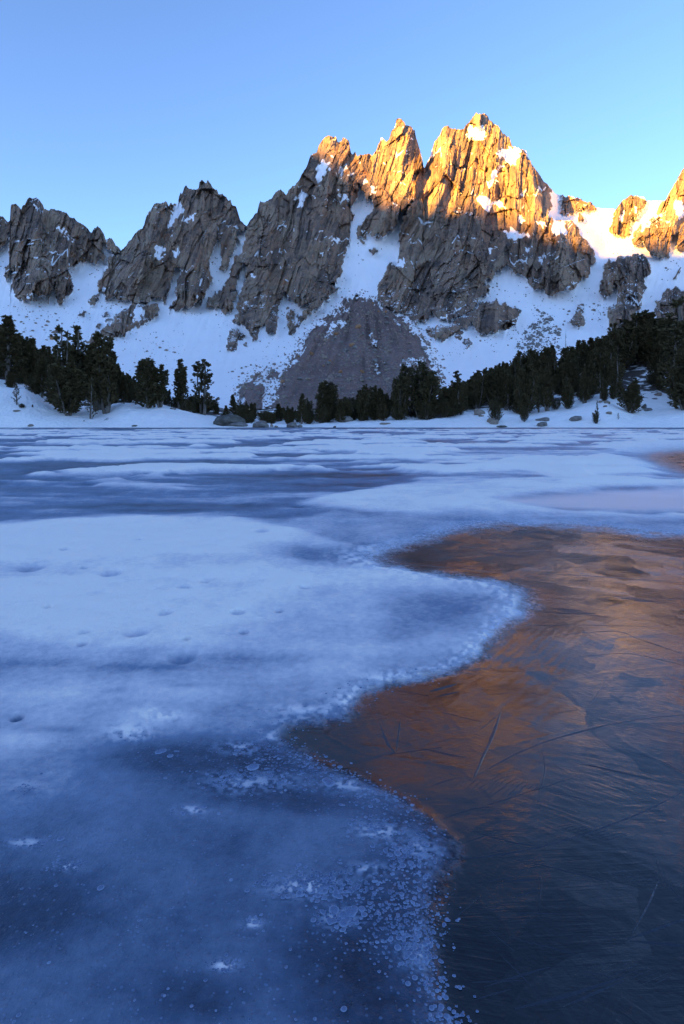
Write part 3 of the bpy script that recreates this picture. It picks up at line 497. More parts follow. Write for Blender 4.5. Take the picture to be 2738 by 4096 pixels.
v_, q_, a_ = sub(LVt, LQ[cq], at); clear_o = obj('clear_ice_lake', mesh_np('clear_ice_lake', v_, q_, ICE, True, a_), kind='structure', label='dark clear ice that mirrors the orange light of the peaks')
def lake_xy(cx, cy):
    y = EYE*F/(cy*D-V0); return (cx*D-U0)/F*y, y
# ------------------------------------------------------------------ frozen bubbles and ice crystals
def lake_h(u, v):
    i = np.clip(np.searchsorted(lv_, v), 1, len(lv_)-1); j = np.clip(np.searchsorted(lu_, u), 1, len(lu_)-1); return H[i, j]
def mat_bubble():
    m = M('bubble_ice'); r = m.attr('rim'); n = m.noise(13, 5, .7)
    c = m.mix(m.rng(n, .35, .7), (.06, .10, .20), (.20, .27, .42)); c = m.mix(m.rng(r, .5, 1, 0, .5), c, (.36, .44, .60))
    return m.out(Base_Color=c, Roughness=.4, IOR=1.31, Normal=m.bump(m.noise(120, 3), .3, .004))
BUB = mat_bubble()
rb = np.random.default_rng(31); bu = []
bd = np.array(CLEAR[0][22:44], float)*D
seg = np.diff(bd, axis=0); sl_ = np.linalg.norm(seg, axis=1); cum = np.concatenate([[0], np.cumsum(sl_)])
t = rb.uniform(0, cum[-1], 2900); k = np.searchsorted(cum, t)-1; f = ((t-cum[k])/sl_[k])[:, None]; p = bd[k]+seg[k]*f
band = fbm(p[:, 0]/22., p[:, 1]/22., 151, 2) > .42
p = p+np.stack([rb.normal(-13, 19, len(p)), rb.normal(0, 9, len(p))], 1); p = p[band]
bu.append(np.c_[p, np.exp(rb.normal(.36, .5, len(p)))])
for cx, cy, rx, ry, n, sz in ((300,1680,60,22,110,.6),(370,1645,60,16,90,.6),(620,1592,24,10,3,1.9),(520,1642,30,10,4,1.9),(385,1725,40,8,4,2.0),(570,1785,120,30,260,.8),(585,1757,20,6,2,2.3),(770,1795,26,8,3,2.2),(440,1855,40,14,16,1.5),(155,1985,36,16,70,.6),(60,1930,60,14,50,.6),
  (870,1900,80,30,120,.9),(930,1960,60,40,160,.9),(720,2030,110,30,340,.85),(780,2105,48,22,90,1.1),(800,2095,30,12,4,2.4),(580,2115,26,14,50,.6),(515,2212,36,14,50,.6),(960,2180,50,40,120,1.0),(1060,2320,60,30,120,1.0),(900,2100,110,110,330,.75),(640,1745,160,60,160,.6),(560,1710,60,16,60,.9),(70,1808,40,10,40,.6),(1000,2250,60,40,80,.9)):
    p = np.c_[rb.normal(cx, rx*.55, n), rb.normal(cy, ry*.55, n)]*D; bu.append(np.c_[p, np.exp(rb.normal(sz, .32, n))])
n = 380; p = np.c_[rb.uniform(-20, 1050, n), rb.uniform(1620, 2346, n)]*D; bu.append(np.c_[p, np.exp(rb.normal(.35, .45, n))])
bu = np.concatenate(bu); bu = bu[(bu[:, 1] > 600) & (bu[:, 1] < 1060)]; bu[:, 2] = np.minimum(bu[:, 2]*(.75+.5*sstep(680, 900, bu[:, 1])), 11.5)
keep = lsamp(CL, bu[:, 0]-np.abs(rb.normal(8, 24, len(bu))), bu[:, 1]) < .6; bu = bu[keep]; bu = bu[lsamp(Wm, bu[:, 0], bu[:, 1]) < .58]
by = EYE*F/(bu[:, 1]-V0); bx = (bu[:, 0]-U0)/F*by; br = bu[:, 2]/2/F*by; bz = lake_h(bu[:, 0], bu[:, 1])
NG = 9; an = np.arange(NG)*2*math.pi/NG
BT = np.concatenate([[[0, 0, .13]], np.c_[np.cos(an)*.62, np.sin(an)*.62, an*0+.12], np.c_[np.cos(an), np.sin(an), an*0-.10]])
BF = [(0, 1+j, 1+(j+1) % NG) for j in range(NG)]+[x for j in range(NG) for x in ((1+j, 1+NG+j, 1+NG+(j+1) % NG), (1+j, 1+NG+(j+1) % NG, 1+(j+1) % NG))]
BF = np.array(BF); RIM = np.concatenate([[0], np.full(NG, .55), np.ones(NG)])
o_ = np.argsort(-bu[:, 2]); big, sm = o_[:120], o_[120:]
bme = mesh_np('ice_bubble', BT, BF, BUB, True, {'rim': RIM})
for i in big: obj('ice_bubble', bme, lake_o, (bx[i], by[i], bz[i]+.0015+br[i]*.05), (0, 0, rb.uniform(0, 6)), (br[i]*rb.uniform(.85, 1.1), br[i], br[i]*rb.uniform(.7, 1.2)))
n = len(sm); w_ = rb.uniform(.8, 1.15, (n, len(BT), 1))
V = BT[None]*np.concatenate([w_, w_, np.ones_like(w_)], 2)*br[sm][:, None, None]+np.stack([bx[sm], by[sm], bz[sm]+.001+br[sm]*rb.uniform(.0, .1, n)], 1)[:, None]
obj('small_bubbles', mesh_np('small_bubbles', V.reshape(-1, 3), (BF[None]+(np.arange(n)*len(BT))[:, None, None]).reshape(-1, 3), BUB, True, {'rim': np.tile(RIM, n)}), lake_o, kind='stuff')
# ridges and blades of ice grown across the clear ice: polyline in overview pixels, width in m, height in m
def blade(pts, wd, ht, taper=True):
    P = [np.array(pts[0], float)]
    for a, b in zip(pts[:-1], pts[1:]):
        for q in range(1, 7): P.append(np.array(a)+(np.array(b)-np.array(a))*q/6)
    P = np.array(P)
    for _ in range(3): P[1:-1] = (P[:-2]+2*P[1:-1]+P[2:])/4
    y = EYE*F/(P[:, 1]*D-V0); x = (P[:, 0]*D-U0)/F*y; z = lake_h(P[:, 0]*D, P[:, 1]*D); n = len(P); X = np.stack([x, y], 1)
    T = np.gradient(X, axis=0); T /= np.linalg.norm(T, axis=1)[:, None]; Nn = np.stack([-T[:, 1], T[:, 0]], 1)
    s_ = np.sin(np.pi*np.clip(np.linspace(.03, .97, n), 0, 1))**.3 if taper else np.ones(n)
    w_ = wd*(.9 if len(pts) > 2 else .5)*s_*(.75+.5*vn(np.arange(n)*.7, np.arange(n)*0., int(abs(pts[0][0])))); h_ = ht*(.17 if len(pts) > 2 else .16 if pts[0][1] > 1900 else .24)*s_*(.7+.6*vn(np.arange(n)*1.3, np.arange(n)*0.+3, int(abs(pts[0][1]))))
    V = np.concatenate([np.c_[X-Nn*w_[:, None]*.7, z-.003], np.c_[X+Nn*w_[:, None]*.15, z+h_], np.c_[X+Nn*w_[:, None]*.3, z-.003]])
    a = np.arange(n-1); Fq = np.concatenate([np.stack([a, a+1, n+a+1, n+a], 1), np.stack([n+a, n+a+1, 2*n+a+1, 2*n+a], 1)])
    obj('ice_blade', mesh_np('ice_blade', V, Fq, BLADE, False, None), clear_o)
def mat_blade():
    m = M('blade_ice'); h = m.math('ADD', m.noise(14, 6, .65), m.math('MULTIPLY', m.noise(60, 3), .3))
    return m.out(Base_Color=(.022, .030, .046), Roughness=.3, IOR=1.31, Specular_IOR_Level=.8, Normal=m.bump(h, .5, .012))
BLADE = mat_blade()
for pts, wd, ht in [([(1085,1775),(1180,1722),(1260,1690),(1380,1658),(1480,1640),(1600,1628)],.030,.006),([(1148,1622),(1128,1680),(1085,1775)],.035,.008),([(1150,1625),(1120,1650),(1095,1668)],.02,.005),([(918,1640),(908,1715)],.03,.009),([(868,1650),(888,1700),(905,1718)],.035,.007),([(860,1726),(940,1716),(1012,1706)],.012,.007),
 ([(985,1580),(1048,1562)],.05,.014),([(1000,1592),(1052,1580)],.03,.01),([(900,1575),(985,1590)],.02,.006),([(1000,1965),(1120,1955),(1220,1938),(1350,1902),(1480,1852),(1600,1790)],.022,.006),([(1080,1850),(1200,1812),(1330,1770)],.012,.005),([(1060,1890),(1180,1925),(1250,1932)],.014,.005),
 ([(1240,2000),(1236,2080)],.022,.005),([(1150,2012),(1238,2005)],.03,.012),([(1175,2045),(1238,2030)],.02,.009),([(1440,2142),(1600,2085)],.03,.012),([(1445,2146),(1600,2160)],.04,.012),([(1450,2130),(1490,2060),(1510,2010)],.02,.005),([(1345,2136),(1420,2138)],.012,.008),([(1180,2300),(1300,2270),(1430,2228)],.018,.014),([(1290,2296),(1430,2236)],.03,.010),([(1080,2240),(1200,2235)],.02,.008),
 ([(1110,2250),(1200,2222),(1260,2205)],.015,.008),([(1250,1311),(1400,1320),(1560,1332)],.05,.012),([(1222,1397),(1330,1404)],.03,.010),([(1200,1430),(1320,1428),(1500,1432)],.02,.006),([(1290,1450),(1420,1440),(1480,1468)],.03,.008),([(1470,1462),(1560,1492)],.03,.008),([(1330,1500),(1440,1490),(1568,1520)],.02,.006),([(1040,1250),(1160,1262),(1260,1258)],.05,.010),([(930,1290),(1060,1300),(1160,1312)],.05,.010),
 ([(1400,1240),(1500,1252),(1600,1258)],.06,.012),([(1080,1590),(1200,1580),(1320,1600)],.015,.004),([(1240,1690),(1250,1760),(1230,1830)],.012,.004),([(1380,1700),(1500,1730),(1600,1780)],.012,.004),([(1500,1950),(1520,2010),(1560,2050)],.014,.005),([(1010,1870),(1100,1840),(1190,1852)],.012,.005),([(1150,2180),(1220,2250)],.02,.006),([(1120,2120),(1180,2170)],.016,.006)]: blade(pts, wd, ht)
rf = random.Random(12)
for cx, cy, a, n, L_, sp in ((1120,1800,-1.0,11,60,13),(1180,1790,-.9,9,44,12),(1230,1740,.9,9,50,12),(1350,1900,-.5,9,70,14),(900,1690,.9,8,40,10),(1010,1720,.2,8,60,11),(1300,1990,.5,10,80,16),(1480,2010,-.6,9,70,16),(1180,1960,-.3,9,60,13),(1410,1480,-.9,10,46,13),(1500,1500,-.8,8,40,12),(1320,1400,.1,8,80,9),(1450,1370,.15,8,90,8),(1150,1270,.1,7,90,6),(1450,2220,-.7,9,90,18),(1250,2160,.6,9,70,16),(1060,1640,.5,8,44,10),(1400,1760,.3,9,70,13)):
    px_, py_ = -math.sin(a), math.cos(a)
    for i in range(n):
        k_ = (i-n/2)*sp; L2 = L_*(1-.5*abs(i-n/2)/n)*rf.uniform(.6, 1.1); ox_, oy_ = cx+math.cos(a)*i*2-px_*0+sp*(i-n/2)*.9, cy+k_*.25
        aa = a+rf.uniform(-.08, .08); blade([(ox_-math.cos(aa)*L2/2, oy_-math.sin(aa)*L2*.25), (ox_+rf.uniform(-2, 2), oy_), (ox_+math.cos(aa)*L2/2, oy_+math.sin(aa)*L2*.25)], rf.uniform(.006, .012)*(2 if cy < 1420 else 1), .004*(2 if cy < 1420 else 1))
rr = random.Random(8)
for i in range(60):
    cx, cy = rr.uniform(820, 1600), rr.choice((rr.uniform(1230, 1420), rr.uniform(1560, 2330)))
    if lsamp(CL, np.array([cx*D]), np.array([cy*D]))[0] < .9 or lsamp(CL, np.array([cx*D-16]), np.array([cy*D]))[0] < .5: continue
    L_ = rr.uniform(30, 110); a = rr.gauss(-.15, .4); dy = math.sin(a)*L_*(.25 if cy < 1450 else .6); dx = math.cos(a)*L_
    blade([(cx-dx/2, cy-dy/2), (cx+rr.uniform(-5, 5), cy+rr.uniform(-4, 4)), (cx+dx/2, cy+dy/2)], rr.uniform(.008, .02)*(2 if cy < 1450 else 1), rr.uniform(.002, .005))
# ------------------------------------------------------------------ pines: trunk with limbs, crown of upswept brush-like sprays
def mat_needles():
    m = M('needles'); r = m.n('ShaderNodeObjectInfo').outputs['Random']
    c = m.mix(m.rng(m.noise(1.3, 4), .35, .7), (.056, .047, .018), (.105, .078, .034))
    c = m.mix(m.math('MULTIPLY', r, .5), c, (.095, .068, .030))
    return m.out(Base_Color=c, Roughness=.7, Specular_IOR_Level=.2)
def mat_bark(name='bark', a=(.10, .078, .060), b=(.20, .17, .145)):
    m = M(name); c = m.mix(m.rng(m.noise(3, 5, .6, m.mp((1, 1, .2))), .35, .7), a, b)
    return m.out(Base_Color=c, Roughness=.9, Normal=m.bump(m.noise(6, 5, .6, m.mp((1, 1, .2))), .6, .05))
NEEDLE, BARK, DEADWOOD = mat_needles(), mat_bark(), mat_bark('dead_wood', (.16, .135, .115), (.30, .27, .24))
def tube(path, radii, k, Vs, Fs):
    path = [np.array(p, float) for p in path]; b = len(Vs)
    for i, p in enumerate(path):
        t = path[min(i+1, len(path)-1)]-path[max(i-1, 0)]; t = t/(np.linalg.norm(t)+1e-9)
        s_ = np.cross(t, (.31, .95, .05)); s_ /= np.linalg.norm(s_); r_ = np.cross(t, s_)
        for j in range(k):
            a = 2*math.pi*j/k; Vs.append(p+radii[i]*(math.cos(a)*s_+math.sin(a)*r_))
    for i in range(len(path)-1):
        for j in range(k):
            j2 = (j+1) % k; Fs.append((b+i*k+j, b+i*k+j2, b+(i+1)*k+j2)); Fs.append((b+i*k+j, b+(i+1)*k+j2, b+(i+1)*k+j))
def pine(seed, style):
    R = random.Random(seed); TV, TF = [], []; tc, td, tl = [], [], []
    H = 10.
    P = {  # stems, crown radius, first branch height, branches, upsweep, fullness at base, tufts
     'column': (3, 2.3, .10, 190, 1.15, .55, 7), 'broad': (5, 4.4, .03, 330, .95, .8, 8), 'open': (2, 3.4, .12, 170, .75, .7, 7), 'conifer': (1, 2.3, .06, 190, .45, 1.1, 7),
     'bush': (7, 7.0, .02, 300, .75, 1.0, 8), 'sapling': (1, 2.3, .03, 42, .55, 1.2, 6), 'fan': (6, 4.2, .10, 300, 1.2, .35, 8), 'sparse': (2, 3.0, .22, 85, .7, .8, 6)}[style]
    ns, CR, z0, nb, up, fb, ntf = P
    stems = []
    for i in range(ns):
        a = 2*math.pi*i/ns+R.uniform(-.5, .5); sp = (0 if ns == 1 else CR*R.uniform(.15, .55))
        h = H*(1 if i == 0 else R.uniform(.72, .98)); sp = sp*(.35 if i == 0 else 1)
        b = np.array((math.cos(a)*.12*(ns > 1), math.sin(a)*.12*(ns > 1), 0)); t = np.array((math.cos(a)*sp, math.sin(a)*sp, h))
        k = 9; pts = []
        for j in range(k+1):
            f = j/k; q = b*(1-f)+t*f; bend = (f**.55-f)*sp*.75
            pts.append(q+np.array((math.cos(a)*bend+R.uniform(-.09, .09), math.sin(a)*bend+R.uniform(-.09, .09), 0)))
        pts[0] = b; r0 = (.26 if ns < 4 else .17)*(1 if i == 0 else .75)
        pts[0][2] = -.6
        tube(pts, [r0*(1-.88*j/k)+.012 for j in range(k+1)], 6, TV, TF); stems.append((pts, h))
    for i in range(nb):
        pts, h = stems[i % ns]
        f = z0+(1-z0)*(i/nb)**.85*R.uniform(.93, 1.0); f = min(f, .985); x = f*9; j = min(int(x), 8); p = pts[j]*(1-(x-j))+pts[j+1]*(x-j)
        rad = CR*(.62 if ns > 1 else 1)*(fb*(1-f)+(1-fb)*math.sin(math.pi*min(1, f))**.7 if fb < 1 else (1-f)**.85*fb)
        rad = max(rad, .32)*R.uniform(.55, 1.12); az = R.uniform(0, 6.283)
        if style in ('open', 'sparse') and vn(np.array([az*1.1+seed]), np.array([f*5.]), seed)[0] < .42: continue
        u_ = up*R.uniform(.7, 1.3); d0 = np.array((math.cos(az), math.sin(az), u_*.35)); bp = [p]; L_ = rad*math.hypot(1, u_*.6); m = 5
        for s_ in range(1, m+1):
            g = s_/m; d = d0+np.array((0, 0, u_*g*1.5)); d /= np.linalg.norm(d); bp.append(bp[-1]+d*L_/m)
        if i % 2 == 0 or style in ('sapling', 'sparse'): tube([bp[0], bp[2], bp[5]], [.035*(1-f)+.018, .02, .006], 3, TV, TF)
        for q in range(ntf):
            g = .25+.75*(q+R.random())/ntf; x = g*m; j = min(int(x), m-1); c = bp[j]*(1-(x-j))+bp[j+1]*(x-j); t = bp[j+1]-bp[j]; t = t/np.linalg.norm(t)
            tc.append(c+np.array((R.gauss(0, .10), R.gauss(0, .10), R.gauss(0, .08)))); td.append(t+np.array((R.gauss(0, .22), R.gauss(0, .22), R.uniform(.0, .5)))); tl.append(R.uniform(.26, .46))
    tc, td, tl = np.array(tc), np.array(td), np.array(tl); td /= np.linalg.norm(td, axis=1)[:, None]
    g = np.random.default_rng(seed); n = len(tc); K = 6; V = []
    for k in range(K):
        d = td+g.normal(0, .42, (n, 3)); d /= np.linalg.norm(d, axis=1)[:, None]; s_ = np.cross(d, g.normal(0, 1, (n, 3))); s_ /= np.linalg.norm(s_, axis=1)[:, None]+1e-9
        w_ = (.075*tl/.35)[:, None]; e = tc+d*tl[:, None]; mid = tc+d*tl[:, None]*.55
        V.append(np.stack([tc-d*tl[:, None]*.15, mid+s_*w_, e, mid-s_*w_], 1))
    V = np.concatenate(V).reshape(-1, 3); Fq = np.arange(len(V)).reshape(-1, 4)
    V[:, 2] = np.maximum(V[:, 2], .02)
    return mesh_np('trunk', TV, TF, BARK, True), mesh_np('crown', V, Fq, NEEDLE, False)
def snag(seed):
    R = random.Random(seed); V, Fc = [], []
    tube([(0, 0, -.5), (.05, 0, 3), (.02, .05, 6.5), (.06, 0, 10)], [.16, .12, .07, .015], 6, V, Fc)
    for i in range(26):
        z = R.uniform(2.2, 9.3); a = R.uniform(0, 6.28); L_ = (1-z/11)*R.uniform(.5, 1.5)
        tube([(.04, .02, z), (.04+math.cos(a)*L_*.6, math.sin(a)*L_*.6, z+.05), (.04+math.cos(a)*L_, math.sin(a)*L_, z-.1+R.uniform(0, .4))], [.035, .022, .006], 3, V, Fc)
    return mesh_np('trunk', V, Fc, DEADWOOD, True)
VAR = {s_: [pine(100+i*7+k*53, s_) for k in range(n)] for i, (s_, n) in enumerate((('column', 2), ('broad', 3), ('open', 3), ('conifer', 2), ('bush', 3), ('sapling', 2), ('fan', 2), ('sparse', 2)))}
RT = random.Random(5); WK = 1.22
def tree(style, pos, height, label, group=None, width=1., name='pine_tree', k=None):
    tm, cm = VAR[style][RT.randrange(len(VAR[style])) if k is None else k]
    s_ = height/10.
    o = obj(name, None, None, pos, (RT.uniform(-.03, .03), RT.uniform(-.03, .03), RT.uniform(0, 6.28)), (s_*width, s_*width, s_), label=label, category='tree' if name == 'pine_tree' else 'bush', group=group)
    o.empty_display_size = .2; o.scale = (s_*width*WK, s_*width*WK, s_)
    obj('trunk', tm, o); obj('crown', cm, o)
    return o
def tree_px(style, us, vt, vb, label, group=None, width=1., name='pine_tree', k=None, y=None, dz=0.):
    """a tree whose foot and top stand at photograph pixels (us, vb) and (us, vt), set down on the shore terrain"""
    u = us/S; p = shore_find(u, vb/S) if y is None else shore_point(u, y)
    h = EYE+(V0-vt/S)/F*p[1]-p[2]
    p = p-np.array((0, 0, .12+dz))
    return tree(style, p, max(h, .6), label, group, width, name, k)
NAMED = [  # style, foot and top in photograph pixels, label, width, distance
 ('conifer',32,1268,1545,'tall dark pine at the picture edge behind the leaning sapling',1.15,118),('broad',110,1350,1545,'bushy dark pine standing beside the tall pine at the picture edge',1.0,122),
 ('open',293,1302,1648,'tallest lakeside pine with a ragged top above the rounded grey boulder',1.05,None),('sparse',258,1318,1640,'thin pale-branched pine leaning against the tallest lakeside pine',.8,101.5),
 ('broad',275,1440,1650,'full pine skirted to the snow just below the tallest lakeside pine',1.3,97),('column',389,1332,1600,'columnar pine rising straight behind the rounded grey boulder',1.2,104),
 ('column',426,1347,1646,'narrow columnar pine at the snow edge past the rounded grey boulder',1.0,100),('sapling',362,1500,1655,'slim young pine standing in front of the rounded grey boulder',.7,96.5),
 ('conifer',475,1456,1608,'small pointed pine in the gap between the tall columns and the round pine',.9,None),('broad',596,1434,1634,'wide round-topped pine on the crest of the white snowbank',1.25,None),
 ('column',640,1452,1630,'narrow side top crowding the wide round-topped pine',.9,103),('column',724,1438,1640,'upright dense pine, first of the matching pair before the bare snow slope',1.0,None),
 ('open',813,1434,1660,'loose-limbed pine, second of the matching pair, next to the dark lichen boulder',1.12,None),('sapling',67,1530,1622,'leaning sapling alone on the open snowbank',.9,None),
 ('sapling',191,1478,1590,'thin sapling with a bare lower stem in the hollow of the snowbank',1.3,None),('conifer',934,1580,1678,'small tree straight above the low end of the dark lichen boulder',1.1,None),
 ('bush',967,1602,1688,'squat dark pine touching the end of the dark lichen boulder',.62,None),('broad',1010,1610,1678,'small round pine behind the cracked grey shore boulder',1.2,None),
 ('conifer',1112,1614,1688,'cone-shaped small pine behind the flat-topped shore boulder',1.4,None),('broad',1310,1524,1688,'big round pine in front of the brown scree',1.15,None),
 ('bush',1225,1592,1684,'low spreading pine hugging the big round pine by the scree',.8,None),('conifer',1208,1574,1680,'spindly pine at the side of the big round pine by the scree',.9,99),
 ('fan',1463,1540,1672,'dome-headed pine with visible limbs before the middle of the scree',1.0,104),('broad',1518,1552,1672,'ragged pine between the dome-headed pine and the fan-shaped pine',.85,104),
 ('fan',1688,1452,1676,'tall fan-shaped pine with upswept limbs covering the scree edge',1.15,None),('fan',1606,1494,1672,'thin leaning companion of the tall fan-shaped pine',.8,102),
 ('open',1830,1482,1660,'pointed open pine standing apart against the white snow slope',1.1,None),('bush',1845,1606,1662,'round green bush at the foot of the pointed open pine',.62,None),
 ('broad',2529,1512,1655,'broad full-skirted pine in front of the snowy clearing',1.25,None),('bush',1984,1600,1690,'spreading low pine sheltering the pale shore boulder',.75,None),
 ('bush',2098,1622,1688,'squat young pine on the open snow below the dark forest',.75,None),('open',2465,1291,1500,'feathery-topped pine breaking the forest skyline below the crag',1.0,150),
 ('broad',2567,1246,1500,'largest round crown topping the forest beside the feathery pine',1.25,146),('broad',2612,1256,1500,'second round crown joined to the largest round crown of the forest',1.1,144),
 ('sparse',2745,1180,1500,'bare-limbed tall pine cut by the picture edge above the forest',1.5,118),('open',2715,1290,1640,'tall dark pine at the picture edge beside the snowy openings',1.2,112),
 ('broad',2742,1400,1640,'full dark pine at the picture edge above the snowbank',1.2,101)]
for st, us, vt, vb, lab, wd, y in NAMED:
    bush = st == 'bush'; sm = 'sapling' in lab
    tree_px(st, us, vt, vb, lab, None, wd, 'pine_tree', None, y)
tree_px('sapling', 2390, 1600, 1697, 'thin young tip rising from the round bush on the snow', None, .5, 'pine_tree', 0, None)
tree_px('bush', 2385, 1638, 1697, 'small round pine bush alone on the open snow near the long slab', None, .52, 'pine_bush', 0, None)
tree_px('sapling', 2475, 1650, 1678, 'tiny seedling poking through the snow beside the round bush', None, .9, 'pine_bush', 1, None)
tree_px('bush', 88, 1612, 1632, 'prostrate pine branches at the foot of the leaning sapling', None, 1.5, 'pine_bush', 1, None)
tree_px('bush', 130, 1618, 1630, 'tiny tuft of pine sticking out of the snow near the leaning sapling', None, .6, 'pine_bush', 2, None)
sp_ = shore_find(2261/S, 1400/S); sp_ = shore_point(2261/S, 158.)
so = obj('dead_tree', None, None, sp_, (0, .02, 0), (1, 1, (EYE+(V0-1320/S)/F*158-sp_[2])/10), label='bare dead snag poking above the forest skyline beside the stone field', category='tree'); obj('trunk', snag(3), so)
# the wooded moraine: skyline of the crowns, photograph pixels
TOPL = np.array([(-700,1180),(-200,1250),(0,1300),(77,1328),(134,1360),(191,1378),(236,1396),(300,1400),(420,1440),(500,1490),(560,1530)], float)
TOPC = np.array([(500,1530),(700,1560),(880,1610),(960,1612),(1100,1630),(1200,1620),(1420,1580),(1600,1560),(1760,1555),(1860,1530)], float)
TOPR = np.array([0, -6])+np.array([(1850,1535),(1885,1522),(1929,1480),(1968,1478),(2031,1450),(2095,1412),(2146,1414),(2204,1395),(2267,1402),(2312,1376),(2350,1360),(2414,1352),(2465,1330),(2510,1306),(2567,1270),(2620,1262),(2663,1282),(2738,1275),(2900,1240),(3300,1180)], float)
ADJ = dict(column='narrow columnar', broad='broad rounded', open='loose open-crowned', conifer='pointed', sparse='thin sparse', fan='fan-shaped', bush='low bushy', sapling='slim young')
def forest(T, u0, u1, n, ylo, yhi, lab, styles, skip=(), seed=1, name='pine_tree', hr=(4.5, 9.5), sky=.5):
    R = random.Random(seed); k = 0; tries = 0; put = []
    while k < n and tries < n*60:
        tries += 1
        us = R.uniform(u0, u1); sky_ = R.random() < sky; y = R.uniform(ylo+(yhi-ylo)*.5, yhi) if sky_ else R.uniform(ylo, yhi)
        if any(abs(us-a)*y/F/S < 1.1 and abs(y-b) < 1.8 for a, b in put): continue
        p = shore_point(us/S, y); vt = np.interp(us, T[:, 0], T[:, 1]); hmax = EYE+(V0-vt/S)/F*y-p[2]
        h = min(14, hmax*R.uniform(.90, 1.05)) if sky_ else min(R.uniform(*hr), hmax*R.uniform(.85, 1.0))
        if h < 1.6: continue
        vtop_, vbot = (V0-(p[2]+h-EYE)/y*F)*S, (V0-(p[2]-EYE)/y*F)*S; hw = h*.18*F/y*S
        if any(us+hw > a and us-hw < b and vbot > c and vtop_ < d for a, b, c, d in skip): continue
        put.append((us, y)); k += 1
        st = R.choice(styles); f_ = (y-ylo)/(yhi-ylo); wh_ = 'in the front rank' if f_ < .3 else 'in the middle' if f_ < .62 else 'on the crest'
        tree(st, p-np.array((0, 0, .15)), h, f'{ADJ[st]} {lab[0]} {wh_} {lab[1]}', f'{ADJ[st]} pines {wh_} {lab[1]}', R.uniform(.8, 1.2)*(1.25 if name == 'pine_bush' else 1), name)
forest(TOPR, 1860, 2830, 135, 107, 160, ('dark pine', 'of the forest on the rocky moraine'), ('column', 'broad', 'open', 'conifer', 'broad', 'open', 'sparse', 'fan'), ((2525,2600,1470,1560),(2670,2705,1440,1510)), 2)
forest(TOPL, -70, 560, 46, 107, 158, ('dark pine', 'of the wood behind the snowbank'), ('column', 'broad', 'conifer', 'open', 'broad', 'sparse'), (), 3)
forest(TOPC, 900, 1880, 46, 99, 130, ('dark pine', 'of the belt below the scree'), ('broad', 'open', 'fan', 'conifer', 'broad'), ((1010,1120,1570,1640),), 4)
forest(TOPC, 520, 900, 12, 106, 125, ('dark pine', 'between the lakeside pines'), ('broad', 'open'), (), 6)
BS = ('bush', 'bush', 'broad')
forest(TOPC-np.array([0, -14]), 960, 1870, 55, 99, 112, ('pine shrub', 'of the belt below the scree'), BS, ((1010,1120,1570,1640),), 14, 'pine_bush', (1.8, 3.6), 0)
forest(TOPR, 1880, 2780, 55, 107, 150, ('pine shrub', 'of the forest on the rocky moraine'), BS, ((2525,2600,1470,1560),(2670,2705,1440,1510)), 12, 'pine_bush', (2., 4.2), 0)
forest(TOPL, -40, 900, 40, 107, 140, ('pine shrub', 'of the wood behind the snowbank'), BS, (), 13, 'pine_bush', (1.8, 3.8), 0)
# ------------------------------------------------------------------ boulders and stones
def ico(n):
    t = (1+5**.5)/2
    V = [(-1,t,0),(1,t,0),(-1,-t,0),(1,-t,0),(0,-1,t),(0,1,t),(0,-1,-t),(0,1,-t),(t,0,-1),(t,0,1),(-t,0,-1),(-t,0,1)]
    Fc = [(0,11,5),(0,5,1),(0,1,7),(0,7,10),(0,10,11),(1,5,9),(5,11,4),(11,10,2),(10,7,6),(7,1,8),(3,9,4),(3,4,2),(3,2,6),(3,6,8),(3,8,9),(4,9,5),(2,4,11),(6,2,10),(8,6,7),(9,8,1)]
    V = [np.array(v)/np.linalg.norm(v) for v in V]
    for _ in range(n):
        mp, F2 = {}, []
        def md(a, b):
            k = (min(a, b), max(a, b))
            if k not in mp: p = V[a]+V[b]; V.append(p/np.linalg.norm(p)); mp[k] = len(V)-1
            return mp[k]
        for a, b, c in Fc:
            x, y, z = md(a, b), md(b, c), md(c, a); F2 += [(a, x, z), (b, y, x), (c, z, y), (x, y, z)]
        Fc = F2
    return np.array(V), np.array(Fc)
def rock_shape(seed, n, cuts=9, lo=.5, rough=.085):
    g = np.random.default_rng(seed); V, Fc = ico(n); V = V.copy()
    for _ in range(cuts):
        d = g.normal(0, 1, 3); d /= np.linalg.norm(d); c = g.uniform(lo, .9); e = V@d; V -= np.maximum(e-c, 0)[:, None]*d
    if n > 1: V *= (1+(fbm(V[:, 0]*2.3+seed, V[:, 1]*2.3+V[:, 2]*1.7, seed, 4)-.5)*rough*4)[:, None]
    return V/np.abs(V).max(0), Fc
GREY = mat_boulder('grey_boulder', (.15, .135, .125), (.27, .245, .225)); TAN = mat_boulder('tan_boulder', (.22, .17, .13), (.32, .26, .21), .5); RUST = mat_boulder('rust_boulder', (.30, .13, .05), (.36, .22, .13), .5)
BROWN = mat_boulder('scree_stone', (.17, .125, .11), (.38, .30, .26), .4); DARK = mat_boulder('lichen_boulder', (.075, .068, .06), (.16, .15, .135))
SH = {}
for mn, mt in (('grey', GREY), ('tan', TAN), ('rust', RUST), ('dark', DARK)):
    SH[mn] = [mesh_np('boulder', *rock_shape(300+k*11+len(mn), 3, 10), mt, False) for k in range(3)]
    SH[mn+'_s'] = [mesh_np('boulder', *rock_shape(400+k*13+len(mn), 1, 6), mt, False) for k in range(4)]
RB = random.Random(9)
